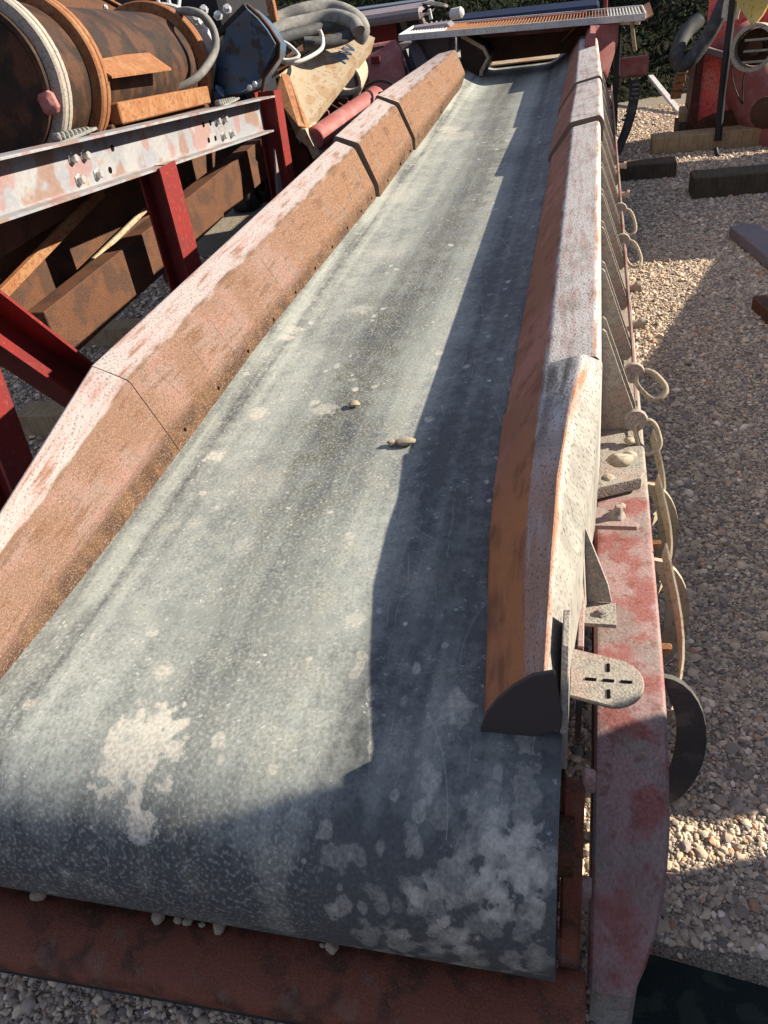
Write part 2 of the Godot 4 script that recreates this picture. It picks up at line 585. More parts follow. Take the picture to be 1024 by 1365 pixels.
func make_materials():
	to_srgb.resize(1024)
	for i in 1024:
		to_srgb[i] = int(round(Color(i / 1023.0, 0, 0).linear_to_srgb().r * 255.0))
	var low := noise_bytes("low", 11, 0.008, 5)
	var low2 := noise_bytes("low2", 12, 0.012, 5)
	var mid := noise_bytes("mid", 13, 0.035, 4)
	var mid2 := noise_bytes("mid2", 14, 0.05, 4)
	var fine := noise_bytes("fine", 15, 0.16, 4)
	var spk := noise_bytes("spk", 16, 0.32, 2)
	var pit := noise_bytes("pit", 17, 0.22, 3)
	var streak := noise_bytes("streak", 18, 0.04, 4, FastNoiseLite.TYPE_SIMPLEX_SMOOTH, 1, 8)
	var bf := grey_tex(fine)
	var bm := grey_tex(mid)
	var bp := grey_tex(pit)
	M.bump_fine = bf
	M.bump_mid = bm
	M.bump_pit = bp
	# faded red paint on rust
	var t := layered(Color(0.075, 0.020, 0.015), [[low, 0.45, 0.75, 0.6, Color(0.06, 0.028, 0.018)], [mid, 0.55, 0.75, 0.8, Color(0.12, 0.045, 0.02)], [spk, 0.7, 0.82, 0.5, Color(0.15, 0.08, 0.06)], [streak, 0.6, 0.85, 0.4, Color(0.05, 0.02, 0.013)]], fine, 0.3)
	M.red_faded = mat("faded_red_paint", t, 0.8, 0.6, bf, 0.05)
	# clean red paint
	t = layered(Color(0.17, 0.018, 0.016), [[low, 0.4, 0.8, 0.6, Color(0.12, 0.022, 0.024)], [mid2, 0.68, 0.8, 0.5, Color(0.22, 0.06, 0.045)], [spk, 0.74, 0.84, 0.7, Color(0.13, 0.04, 0.025)]], fine, 0.2)
	M.red_paint = mat("red_paint", t, 0.9, 0.5, bf, 0.02, 0.4)
	# dark rust
	t = layered(Color(0.085, 0.036, 0.018), [[low, 0.4, 0.7, 0.8, Color(0.045, 0.024, 0.016)], [low2, 0.5, 0.85, 0.5, Color(0.11, 0.045, 0.02)], [spk, 0.66, 0.8, 0.6, Color(0.17, 0.085, 0.04)], [pit, 0.3, 0.15, 0.6, Color(0.03, 0.018, 0.012)]], fine, 0.35)
	M.rust = mat("dark_rusty_steel", t, 0.9, 0.75, bp, 0.12)
	t = layered(Color(0.16, 0.052, 0.03), [[low, 0.4, 0.7, 0.8, Color(0.06, 0.028, 0.018)], [mid, 0.55, 0.75, 0.6, Color(0.17, 0.06, 0.035)], [low2, 0.66, 0.85, 0.4, Color(0.16, 0.11, 0.08)], [spk, 0.7, 0.82, 0.5, Color(0.2, 0.11, 0.07)]], fine, 0.35)
	M.rust_red = mat("red_rusty_steel", t, 0.5, 0.75, bp, 0.1)
	# bright orange rust
	t = layered(Color(0.22, 0.088, 0.034), [[low, 0.4, 0.7, 0.7, Color(0.26, 0.14, 0.065)], [mid, 0.5, 0.72, 0.7, Color(0.13, 0.05, 0.022)], [spk, 0.68, 0.8, 0.5, Color(0.36, 0.25, 0.16)]], fine, 0.35)
	M.orange = mat("orange_rusty_steel", t, 0.7, 0.8, bp, 0.1)
	# black oily drum steel
	t = layered(Color(0.03, 0.018, 0.012), [[low, 0.38, 0.66, 0.85, Color(0.075, 0.034, 0.018)], [low2, 0.5, 0.7, 0.7, Color(0.016, 0.012, 0.010)], [mid, 0.62, 0.8, 0.5, Color(0.025, 0.024, 0.022)], [spk, 0.74, 0.84, 0.4, Color(0.06, 0.045, 0.035)]], fine, 0.3)
	M.drum = mat("oily_black_steel", t, 0.9, 0.65, bf, 0.06, 0.3)
	# cement dust caked on paint, dark pits
	t = layered(Color(0.30, 0.275, 0.235), [[low, 0.5, 0.72, 0.6, Color(0.34, 0.24, 0.2)], [mid2, 0.55, 0.75, 0.7, Color(0.2, 0.185, 0.165)], [pit, 0.35, 0.22, 0.6, Color(0.11, 0.105, 0.095)], [spk, 0.7, 0.8, 0.5, Color(0.42, 0.39, 0.33)]], fine, 0.25)
	M.caked = mat("dust_caked_paint", t, 0.7, 0.95, bp, 0.13, 0.15)
	# dust over red: chassis
	t = layered(Color(0.27, 0.115, 0.10), [[low2, 0.28, 0.5, 0.9, Color(0.32, 0.225, 0.205)], [low, 0.45, 0.65, 0.8, Color(0.27, 0.225, 0.2)], [mid, 0.58, 0.72, 0.5, Color(0.26, 0.225, 0.19)], [pit, 0.3, 0.2, 0.5, Color(0.11, 0.07, 0.055)], [spk, 0.7, 0.82, 0.5, Color(0.4, 0.34, 0.29)]], fine, 0.25)
	M.dusty_red = mat("dusty_red_paint", t, 0.9, 0.8, bp, 0.05, 0.25)
	t = layered(Color(0.25, 0.10, 0.09), [[low2, 0.28, 0.54, 0.9, Color(0.30, 0.205, 0.195)], [low, 0.55, 0.72, 0.7, Color(0.22, 0.19, 0.17)], [mid, 0.62, 0.76, 0.5, Color(0.15, 0.05, 0.035)], [pit, 0.3, 0.2, 0.5, Color(0.09, 0.05, 0.04)], [spk, 0.72, 0.84, 0.45, Color(0.36, 0.3, 0.26)]], fine, 0.25)
	M.worn_red = mat("worn_red_paint", t, 0.8, 0.8, bp, 0.05, 0.25)
	# grey-white primer
	t = layered(Color(0.25, 0.248, 0.25), [[low, 0.42, 0.62, 0.7, Color(0.19, 0.20, 0.225)], [low2, 0.58, 0.72, 0.7, Color(0.19, 0.095, 0.058)], [low2, 0.32, 0.24, 0.6, Color(0.25, 0.11, 0.095)], [mid, 0.68, 0.78, 0.4, Color(0.24, 0.16, 0.10)], [spk, 0.74, 0.84, 0.5, Color(0.1, 0.07, 0.055)]], fine, 0.12)
	M.primer = mat("worn_grey_primer", t, 2.2, 0.6, bf, 0.03)
	# tan painted plate with rust
	t = layered(Color(0.34, 0.275, 0.19), [[low, 0.5, 0.72, 0.7, Color(0.28, 0.165, 0.08)], [mid, 0.6, 0.75, 0.7, Color(0.2, 0.09, 0.04)], [spk, 0.7, 0.8, 0.5, Color(0.42, 0.36, 0.27)]], fine, 0.2)
	M.tan_plate = mat("tan_rusty_plate", t, 0.8, 0.7, bf, 0.05)
	# pink faded paint
	t = layered(Color(0.27, 0.085, 0.08), [[low, 0.45, 0.7, 0.8, Color(0.31, 0.155, 0.14)], [mid2, 0.6, 0.75, 0.6, Color(0.25, 0.07, 0.06)], [spk, 0.7, 0.8, 0.6, Color(0.14, 0.06, 0.04)]], fine, 0.2)
	M.pink = mat("faded_pink_paint", t, 0.8, 0.6, bf, 0.04)
	# blue paint, oily
	t = layered(Color(0.035, 0.085, 0.15), [[low, 0.42, 0.66, 0.85, Color(0.055, 0.075, 0.095)], [low2, 0.62, 0.74, 0.85, Color(0.018, 0.02, 0.024)], [spk, 0.7, 0.8, 0.5, Color(0.1, 0.13, 0.17)]], fine, 0.25)
	M.blue = mat("oily_blue_paint", t, 0.7, 0.45, bf, 0.04, 0.5)
	# timber
	t = layered(Color(0.36, 0.27, 0.16), [[streak, 0.4, 0.7, 0.6, Color(0.25, 0.17, 0.09)], [mid, 0.6, 0.8, 0.5, Color(0.18, 0.13, 0.08)], [spk, 0.7, 0.8, 0.4, Color(0.44, 0.36, 0.25)]], fine, 0.25)
	M.timber = mat("weathered_timber", t, 0.6, 0.85, grey_tex(streak), 0.2, 0.2)
	# dark rubber and hose
	t = layered(Color(0.04, 0.042, 0.045), [[low, 0.5, 0.7, 0.7, Color(0.09, 0.088, 0.08)], [spk, 0.68, 0.8, 0.6, Color(0.16, 0.15, 0.13)]], fine, 0.2)
	M.rubber = mat("dusty_rubber", t, 0.5, 0.75, bf, 0.05)
	t = layered(Color(0.17, 0.165, 0.15), [[low, 0.5, 0.7, 0.7, Color(0.25, 0.24, 0.21)], [mid, 0.6, 0.75, 0.6, Color(0.08, 0.078, 0.07)]], fine, 0.2)
	M.hose = mat("grey_rubber_hose", t, 0.5, 0.8, bf, 0.05)
	# plain cream strap
	t = layered(Color(0.34, 0.29, 0.21), [[low, 0.45, 0.7, 0.6, Color(0.40, 0.365, 0.29)], [mid, 0.58, 0.72, 0.8, Color(0.20, 0.15, 0.10)], [pit, 0.3, 0.2, 0.6, Color(0.15, 0.11, 0.07)]], fine, 0.2)
	M.cream = mat("cream_dusty_band", t, 0.4, 0.85, bf, 0.05)
	# gravel bed between the stones
	t = layered(Color(0.28, 0.24, 0.185), [[mid, 0.4, 0.7, 0.6, Color(0.17, 0.145, 0.11)], [pit, 0.35, 0.2, 0.8, Color(0.07, 0.06, 0.05)], [spk, 0.6, 0.75, 0.8, Color(0.4, 0.35, 0.28)], [low, 0.5, 0.75, 0.35, Color(0.22, 0.17, 0.12)]], fine, 0.4)
	M.ground = mat("gravel_bed", t, 0.9, 0.95, bp, 1.2, 0.2)
	# earth bank
	t = layered(Color(0.012, 0.014, 0.009), [[low, 0.45, 0.7, 0.8, Color(0.018, 0.016, 0.010)], [mid, 0.55, 0.75, 0.8, Color(0.010, 0.018, 0.007)], [spk, 0.7, 0.84, 0.4, Color(0.035, 0.033, 0.02)]], fine, 0.4)
	M.bank = mat("dark_earth_bank", t, 2.5, 0.95, bm, 6.0, 0.1)
	M.steel = plain("bright_zinc", Color(0.5, 0.5, 0.48), 0.4, 0.5, 0.6)
	M.hole = plain("dark_hole", Color(0.008, 0.006, 0.005), 0.9, 0.1)
	M.black = plain("black_plastic", Color(0.018, 0.018, 0.02), 0.5)
	M.white = mat("dusty_white_paint", layered(Color(0.5, 0.49, 0.46), [[low, 0.5, 0.7, 0.5, Color(0.4, 0.38, 0.34)], [mid, 0.62, 0.75, 0.6, Color(0.3, 0.22, 0.15)]], fine, 0.12), 0.8, 0.55, bf, 0.03)
	M.timber_dark = mat("dark_brown_timber", layered(Color(0.09, 0.072, 0.05), [[streak, 0.4, 0.7, 0.6, Color(0.055, 0.044, 0.03)], [mid, 0.6, 0.8, 0.5, Color(0.12, 0.1, 0.07)]], fine, 0.3), 0.6, 0.85, bf, 0.1, 0.2)  # timber in a darker brown
	M.stone = mat("stone", layered(Color(0.3, 0.25, 0.18), [[mid, 0.5, 0.7, 0.6, Color(0.2, 0.15, 0.1)], [spk, 0.65, 0.8, 0.6, Color(0.4, 0.35, 0.28)]], fine, 0.25), 0.15, 0.9, bf, 0.05)
	M.pebble = plain("pebble", Color(1, 1, 1), 0.9, 0.25)
	M.pebble.vertex_color_use_as_albedo = true
	M.leaf = plain("weed_leaf", Color(1, 1, 1), 0.8, 0.2)
	M.leaf.vertex_color_use_as_albedo = true
	M.pink_red = mat("faded_bright_red_paint", layered(Color(0.78, 0.13, 0.11), [[low, 0.45, 0.7, 0.8, Color(0.72, 0.22, 0.19)], [mid2, 0.62, 0.75, 0.6, Color(0.18, 0.05, 0.035)], [spk, 0.72, 0.82, 0.5, Color(0.12, 0.06, 0.04)]], fine, 0.15), 0.9, 0.6, bf, 0.03)
	M.mauve = mat("dull_mauve_panel", layered(Color(0.17, 0.14, 0.15), [[low, 0.5, 0.7, 0.5, Color(0.2, 0.17, 0.17)], [mid, 0.62, 0.75, 0.5, Color(0.11, 0.09, 0.09)]], fine, 0.15), 0.8, 0.6, bf, 0.03)
	M.yellow = mat("worn_yellow_plate", layered(Color(0.55, 0.42, 0.11), [[low, 0.5, 0.7, 0.6, Color(0.5, 0.42, 0.22)], [mid, 0.6, 0.75, 0.6, Color(0.25, 0.15, 0.06)]], fine, 0.2), 0.7, 0.7, bf, 0.05)

# ---------------------------------------------------------------- long textures of belt and skirts
const LONG_K := 0.8
const LONG_S := 8.2

func along(s: float) -> float:
	return log(1.0 + maxf(s, 0.0) * LONG_K) / log(1.0 + LONG_S * LONG_K)

func along_back(v: float) -> float:
	return (pow(1.0 + LONG_S * LONG_K, v) - 1.0) / LONG_K

func to_bytes(R: PackedFloat32Array, G: PackedFloat32Array, B: PackedFloat32Array, w: int, h: int) -> ImageTexture:
	var out := PackedByteArray()
	out.resize(w * h * 3)
	for i in w * h:
		out[i * 3] = to_srgb[clampi(int(R[i] * 1023.0), 0, 1023)]
		out[i * 3 + 1] = to_srgb[clampi(int(G[i] * 1023.0), 0, 1023)]
		out[i * 3 + 2] = to_srgb[clampi(int(B[i] * 1023.0), 0, 1023)]
	return ImageTexture.create_from_image(Image.create_from_data(w, h, false, Image.FORMAT_RGB8, out))

const BELT_X0 := -1.24
const BELT_X1 := -0.018
const TAIL_Z := -0.727
const TAIL_R := 0.2
const BELT_Y := 0.742
const TAIL_S := 0.5   # length of belt from the hidden underside to the top of the tail drum

func belt_material() -> StandardMaterial3D:
	var w := 1024
	var h := 1536
	var low := noise_bytes("b_low", 31, 0.006, 5, FastNoiseLite.TYPE_SIMPLEX_SMOOTH, 1, 1, 1024, 1024)
	var st := noise_bytes("b_str", 32, 0.02, 5, FastNoiseLite.TYPE_SIMPLEX_SMOOTH, 1, 32, 1024, 1024)
	var md := noise_bytes("b_mid", 33, 0.03, 5, FastNoiseLite.TYPE_SIMPLEX_SMOOTH, 1, 1, 1024, 1024)
	var sp := noise_bytes("b_spk", 34, 0.12, 4, FastNoiseLite.TYPE_SIMPLEX_SMOOTH, 1, 1, 1024, 1024)
	var fi := noise_bytes("b_fin", 35, 0.35, 2, FastNoiseLite.TYPE_SIMPLEX_SMOOTH, 1, 1, 1024, 1024)
	var R := PackedFloat32Array(); R.resize(w * h)
	var G := PackedFloat32Array(); G.resize(w * h)
	var B := PackedFloat32Array(); B.resize(w * h)
	var bump := PackedByteArray(); bump.resize(w * h)
	var mask := PackedByteArray(); mask.resize(w * h)
	var l_spk := lut(0.60, 0.72, 0.34)
	var l_pit := lut(0.36, 0.26, 0.25)
	for j in h:
		var s := along_back((j + 0.5) / h) - TAIL_S   # metres past the top of the drum
		var far := smoothstep(1.5, 4.5, s)
		var row := (int((s + 3.0) * 800.0) & 1023) << 10
		var row2 := (int((s + 3.0) * 330.0) & 1023) << 10
		for i in w:
			var k := j * w + i
			var x := BELT_X0 + (BELT_X1 - BELT_X0) * (i + 0.5) / w
			var c1 := int((x + 2.0) * 800.0) & 1023
			var c2 := int((x + 2.0) * 330.0) & 1023
			var lo := low[row2 | c2] / 255.0 - 0.5
			var sr := st[row | c1] / 255.0 - 0.5
			var mi := md[row | c1] / 255.0 - 0.5
			var m2 := md[row2 | c2] / 255.0 - 0.5
			var ps := sp[row | c1]
			# dust lies thinner along the middle track; the right side is darker
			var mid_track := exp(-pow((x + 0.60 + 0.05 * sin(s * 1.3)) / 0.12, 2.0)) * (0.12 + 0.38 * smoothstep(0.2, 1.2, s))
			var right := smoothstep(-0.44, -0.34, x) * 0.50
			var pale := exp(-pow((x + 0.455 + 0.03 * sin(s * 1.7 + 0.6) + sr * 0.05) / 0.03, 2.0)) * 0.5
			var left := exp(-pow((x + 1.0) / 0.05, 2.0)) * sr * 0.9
			var d := clampf(0.68 + lo * 0.40 + sr * 0.32 + mi * 0.34 + m2 * 0.24 - mid_track * 0.75 - right + left - 0.72 * smoothstep(-0.06, -0.24, s), 0.05, 1.0)  # last term darkens the drum front: its shade put into the colour
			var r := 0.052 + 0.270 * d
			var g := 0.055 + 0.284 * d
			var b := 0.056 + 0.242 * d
			# sandy film in the middle
			var sand := clampf(m2 * 1.6 + mi * 0.8 + mid_track * 0.9 - 0.10 + pale + far * 0.15 - right, 0.0, 0.75)
			r += (0.31 - r) * sand * 0.5
			g += (0.30 - g) * sand * 0.5
			b += (0.235 - b) * sand * 0.5
			var dark := clampf(mid_track * 1.3 * (0.5 + m2 * 2.5 + mi * 1.5), 0.0, 0.55)
			r *= 1.0 - dark
			g *= 1.0 - dark
			b *= 1.0 - dark * 1.05
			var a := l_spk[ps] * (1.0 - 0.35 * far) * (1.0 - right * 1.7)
			r += (0.44 - r) * a
			g += (0.45 - g) * a
			b += (0.42 - b) * a
			a = l_pit[ps]
			var f := (0.88 + fi[row | c1] / 255.0 * 0.24) * (1.0 - a)
			R[k] = r * f
			G[k] = g * f
			B[k] = b * f
			bump[k] = 50 + ps / 3
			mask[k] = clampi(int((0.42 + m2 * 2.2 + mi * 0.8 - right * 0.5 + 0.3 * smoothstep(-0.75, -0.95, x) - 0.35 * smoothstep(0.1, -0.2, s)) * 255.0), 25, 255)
	# splashes of dried slurry: x, metres past the drum top, half width, half length, strength
	var rng := RandomNumberGenerator.new()
	rng.seed = 5
	var spl := [
		[-0.719, -0.039, 0.0741, 0.0772, 0.95],
		[-0.708, 0.018, 0.0349, 0.0403, 0.90],
		[-0.686, -0.164, 0.0298, 0.0304, 0.85],
		[-0.697, -0.125, 0.0128, 0.0239, 0.80],
		[-0.949, 0.864, 0.0262, 0.0301, 0.90],
		[-0.909, 1.090, 0.0305, 0.0356, 0.80],
		[-0.718, 1.109, 0.0361, 0.0398, 0.50],
		[-0.785, 0.741, 0.0796, 0.0818, 0.25],
		[-0.748, 0.123, 0.0210, 0.0163, 0.70],
		[-0.818, 0.220, 0.0145, 0.0122, 0.80],
		[-0.726, 0.503, 0.0215, 0.0322, 0.30],
		[-0.881, 0.580, 0.0269, 0.0234, 0.35],
		[-1.115, 4.352, 0.1523, 0.1745, 0.35],
		[-0.988, 3.300, 0.1243, 0.1175, 0.35],
		[-0.827, 4.650, 0.1273, 0.1411, 0.50],
		[-0.908, 4.863, 0.0751, 0.1003, 0.60],
		[-0.806, 2.440, 0.0671, 0.0790, 0.30],
		[-0.977, 1.658, 0.0284, 0.0325, 0.70],
		[-0.985, 1.597, 0.0224, 0.0313, 0.70],
		[-0.790, 1.838, 0.0402, 0.0427, 0.50],
		[-0.417, 0.288, 0.0208, 0.0206, 0.50],
		[-0.350, -0.163, 0.0334, 0.0164, 0.36],
		[-0.366, -0.128, 0.0161, 0.0123, 0.50],
		[-0.381, 0.175, 0.0111, 0.0364, 0.40],
		[-0.311, 0.405, 0.0457, 0.0948, 0.12],
		[-0.336, 0.415, 0.0309, 0.0232, 0.15],
		[-0.130, -0.108, 0.0300, 0.0267, 0.36],
		[-0.228, 0.088, 0.0201, 0.0652, 0.25],
		[-0.163, -0.182, 0.0616, 0.0286, 0.40],
		[-0.199, -0.220, 0.0456, 0.0230, 0.36],
		[-0.223, -0.202, 0.0311, 0.0172, 0.32],
		[-0.109, -0.099, 0.0268, 0.0433, 0.40],
		[-0.069, -0.050, 0.0273, 0.0527, 0.36],
		[-0.073, -0.135, 0.0310, 0.0407, 0.36],
		[-0.190, -0.079, 0.0224, 0.0178, 0.29],
		[-0.160, -0.124, 0.0193, 0.0214, 0.29],
		[-0.124, -0.239, 0.0390, 0.0179, 0.32],
		[-0.057, -0.219, 0.0242, 0.0306, 0.32],
		[-0.170, -0.266, 0.0436, 0.0154, 0.29],
		[-0.286, -0.211, 0.0232, 0.0086, 0.29],
	]
	for i in 260:
		var q := rng.randf()
		spl.append([rng.randf_range(-1.08, -0.1), rng.randf_range(-0.2, 5.0), 0.003 + 0.010 * q * q, 0.003 + 0.012 * q * q, rng.randf_range(0.35, 0.9)])
	for i in 90:   # smears under the right skirt's near end
		var q := rng.randf()
		spl.append([rng.randf_range(-0.36, -0.03), rng.randf_range(-0.42, 0.12), 0.008 + 0.03 * q * q, 0.006 + 0.03 * q * q, rng.randf_range(0.2, 0.5)])
	for p in spl:
		if p[0] > -0.37 and p[1] < 0.2:   # dragged out along the travel
			p[2] *= 0.75
			p[3] *= 1.5
			p[4] *= 0.8
		var x0: float = p[0]
		var s0: float = p[1]
		var rx: float = p[2]
		var rs: float = p[3]
		var i0 := int((x0 - rx * 1.5 - BELT_X0) / (BELT_X1 - BELT_X0) * w)
		var i1 := int((x0 + rx * 1.5 - BELT_X0) / (BELT_X1 - BELT_X0) * w) + 1
		var j0 := int(along(s0 - rs * 1.5 + TAIL_S) * h)
		var j1 := int(along(s0 + rs * 1.5 + TAIL_S) * h) + 1
		for j in range(maxi(j0, 0), mini(j1 + 1, h)):
			var s := along_back((j + 0.5) / h) - TAIL_S
			for i in range(maxi(i0, 0), mini(i1 + 1, w)):
				var x := BELT_X0 + (BELT_X1 - BELT_X0) * (i + 0.5) / w
				var k := j * w + i
				var ni := ((int((s + 3.0) * 800.0) & 1023) << 10) | (int((x + 2.0) * 800.0) & 1023)
				var e := Vector2((x - x0) / rx, (s - s0) / rs).length() + (md[ni] / 255.0 - 0.5) * 1.7 + (sp[ni] / 255.0 - 0.5) * 0.7
				var a := smoothstep(1.0, 0.86, e) * float(p[4]) * (0.8 + 0.8 * (sp[ni] / 255.0 - 0.4))
				a = clampf(a, 0.0, 0.95)
				var v := 0.88 + 0.3 * (fi[ni] / 255.0 - 0.5) + 0.3 * (sp[ni] / 255.0 - 0.5)
				R[k] += (0.52 * v - R[k]) * a
				G[k] += (0.49 * v - G[k]) * a
				B[k] += (0.41 * v - B[k]) * a
				bump[k] = mini(255, bump[k] + int(a * 55.0))
	for n in 420:
		var x := rng.randf_range(-1.1, -0.06)
		var s := rng.randf_range(-0.35, 5.0)
		var ang := rng.randfn(0.0, 0.10) if n % 3 else rng.randf_range(-1.5, 1.5)
		var ln := rng.randf_range(0.02, 0.22) if n % 3 else rng.randf_range(0.01, 0.09)
		var bend := rng.randf_range(-3.0, 3.0)
		var al := rng.randf_range(0.06, 0.26)
		var tone := 0.42 if rng.randf() < 0.8 else 0.06
		var steps := int(ln * 900.0)
		for t in steps:
			var i := int((x - BELT_X0) / (BELT_X1 - BELT_X0) * w)
			var j := int(along(s + TAIL_S) * h)
			if i > 0 and i < w - 1 and j > 0 and j < h - 1:
				var k := j * w + i
				R[k] += (tone - R[k]) * al
				G[k] += (tone - G[k]) * al
				B[k] += (tone * 0.93 - B[k]) * al
			x += sin(ang) / 900.0
			s += cos(ang) / 900.0
			ang += bend / 900.0
	var m := StandardMaterial3D.new()
	m.resource_name = "dusty_conveyor_rubber"
	m.albedo_texture = to_bytes(R, G, B, w, h)
	m.roughness = 0.62
	m.metallic_specular = 0.4
	m.heightmap_enabled = true
	m.heightmap_texture = grey_tex(bump, w, h)
	m.heightmap_scale = 0.05
	# fine flakes, tiled
	var dw := 1024
	var bytes := PackedByteArray()
	bytes.resize(dw * dw * 4)
	for i in dw * dw:
		bytes[i * 4] = 200
	for i in 3600:
		var cx := rng.randi() % dw
		var cy := rng.randi() % dw
		var q := rng.randf()
		var la := 1.2 + 7.0 * q * q * q
		var lb := la * rng.randf_range(0.25, 0.7)
		var ang := rng.randfn(0.6, 0.8)
		var ca := cos(ang)
		var sa := sin(ang)
		var light := rng.randf() < 0.72
		var al := rng.randf_range(35.0, 165.0)
		var rr := int(la) + 2
		for yy in range(-rr, rr + 1):
			for xx in range(-rr, rr + 1):
				var e := Vector2((xx * ca + yy * sa) / la, (-xx * sa + yy * ca) / lb).length()
				if e < 1.25:
					var k := (((cy + yy) & 1023) * 1024 + ((cx + xx) & 1023)) * 4
					bytes[k] = 205 if light else 50
					bytes[k + 1] = 205 if light else 50
					bytes[k + 2] = 198 if light else 50
					bytes[k + 3] = int(al * smoothstep(1.25, 0.8, e) * (1.0 if light else 0.4))
	m.detail_mask = grey_tex(mask, w, h)
	m.detail_enabled = true
	m.detail_blend_mode = BaseMaterial3D.BLEND_MODE_MIX
	m.detail_albedo = ImageTexture.create_from_image(Image.create_from_data(dw, dw, false, Image.FORMAT_RGBA8, bytes))
	m.detail_uv_layer = BaseMaterial3D.DETAIL_UV_2
	return m

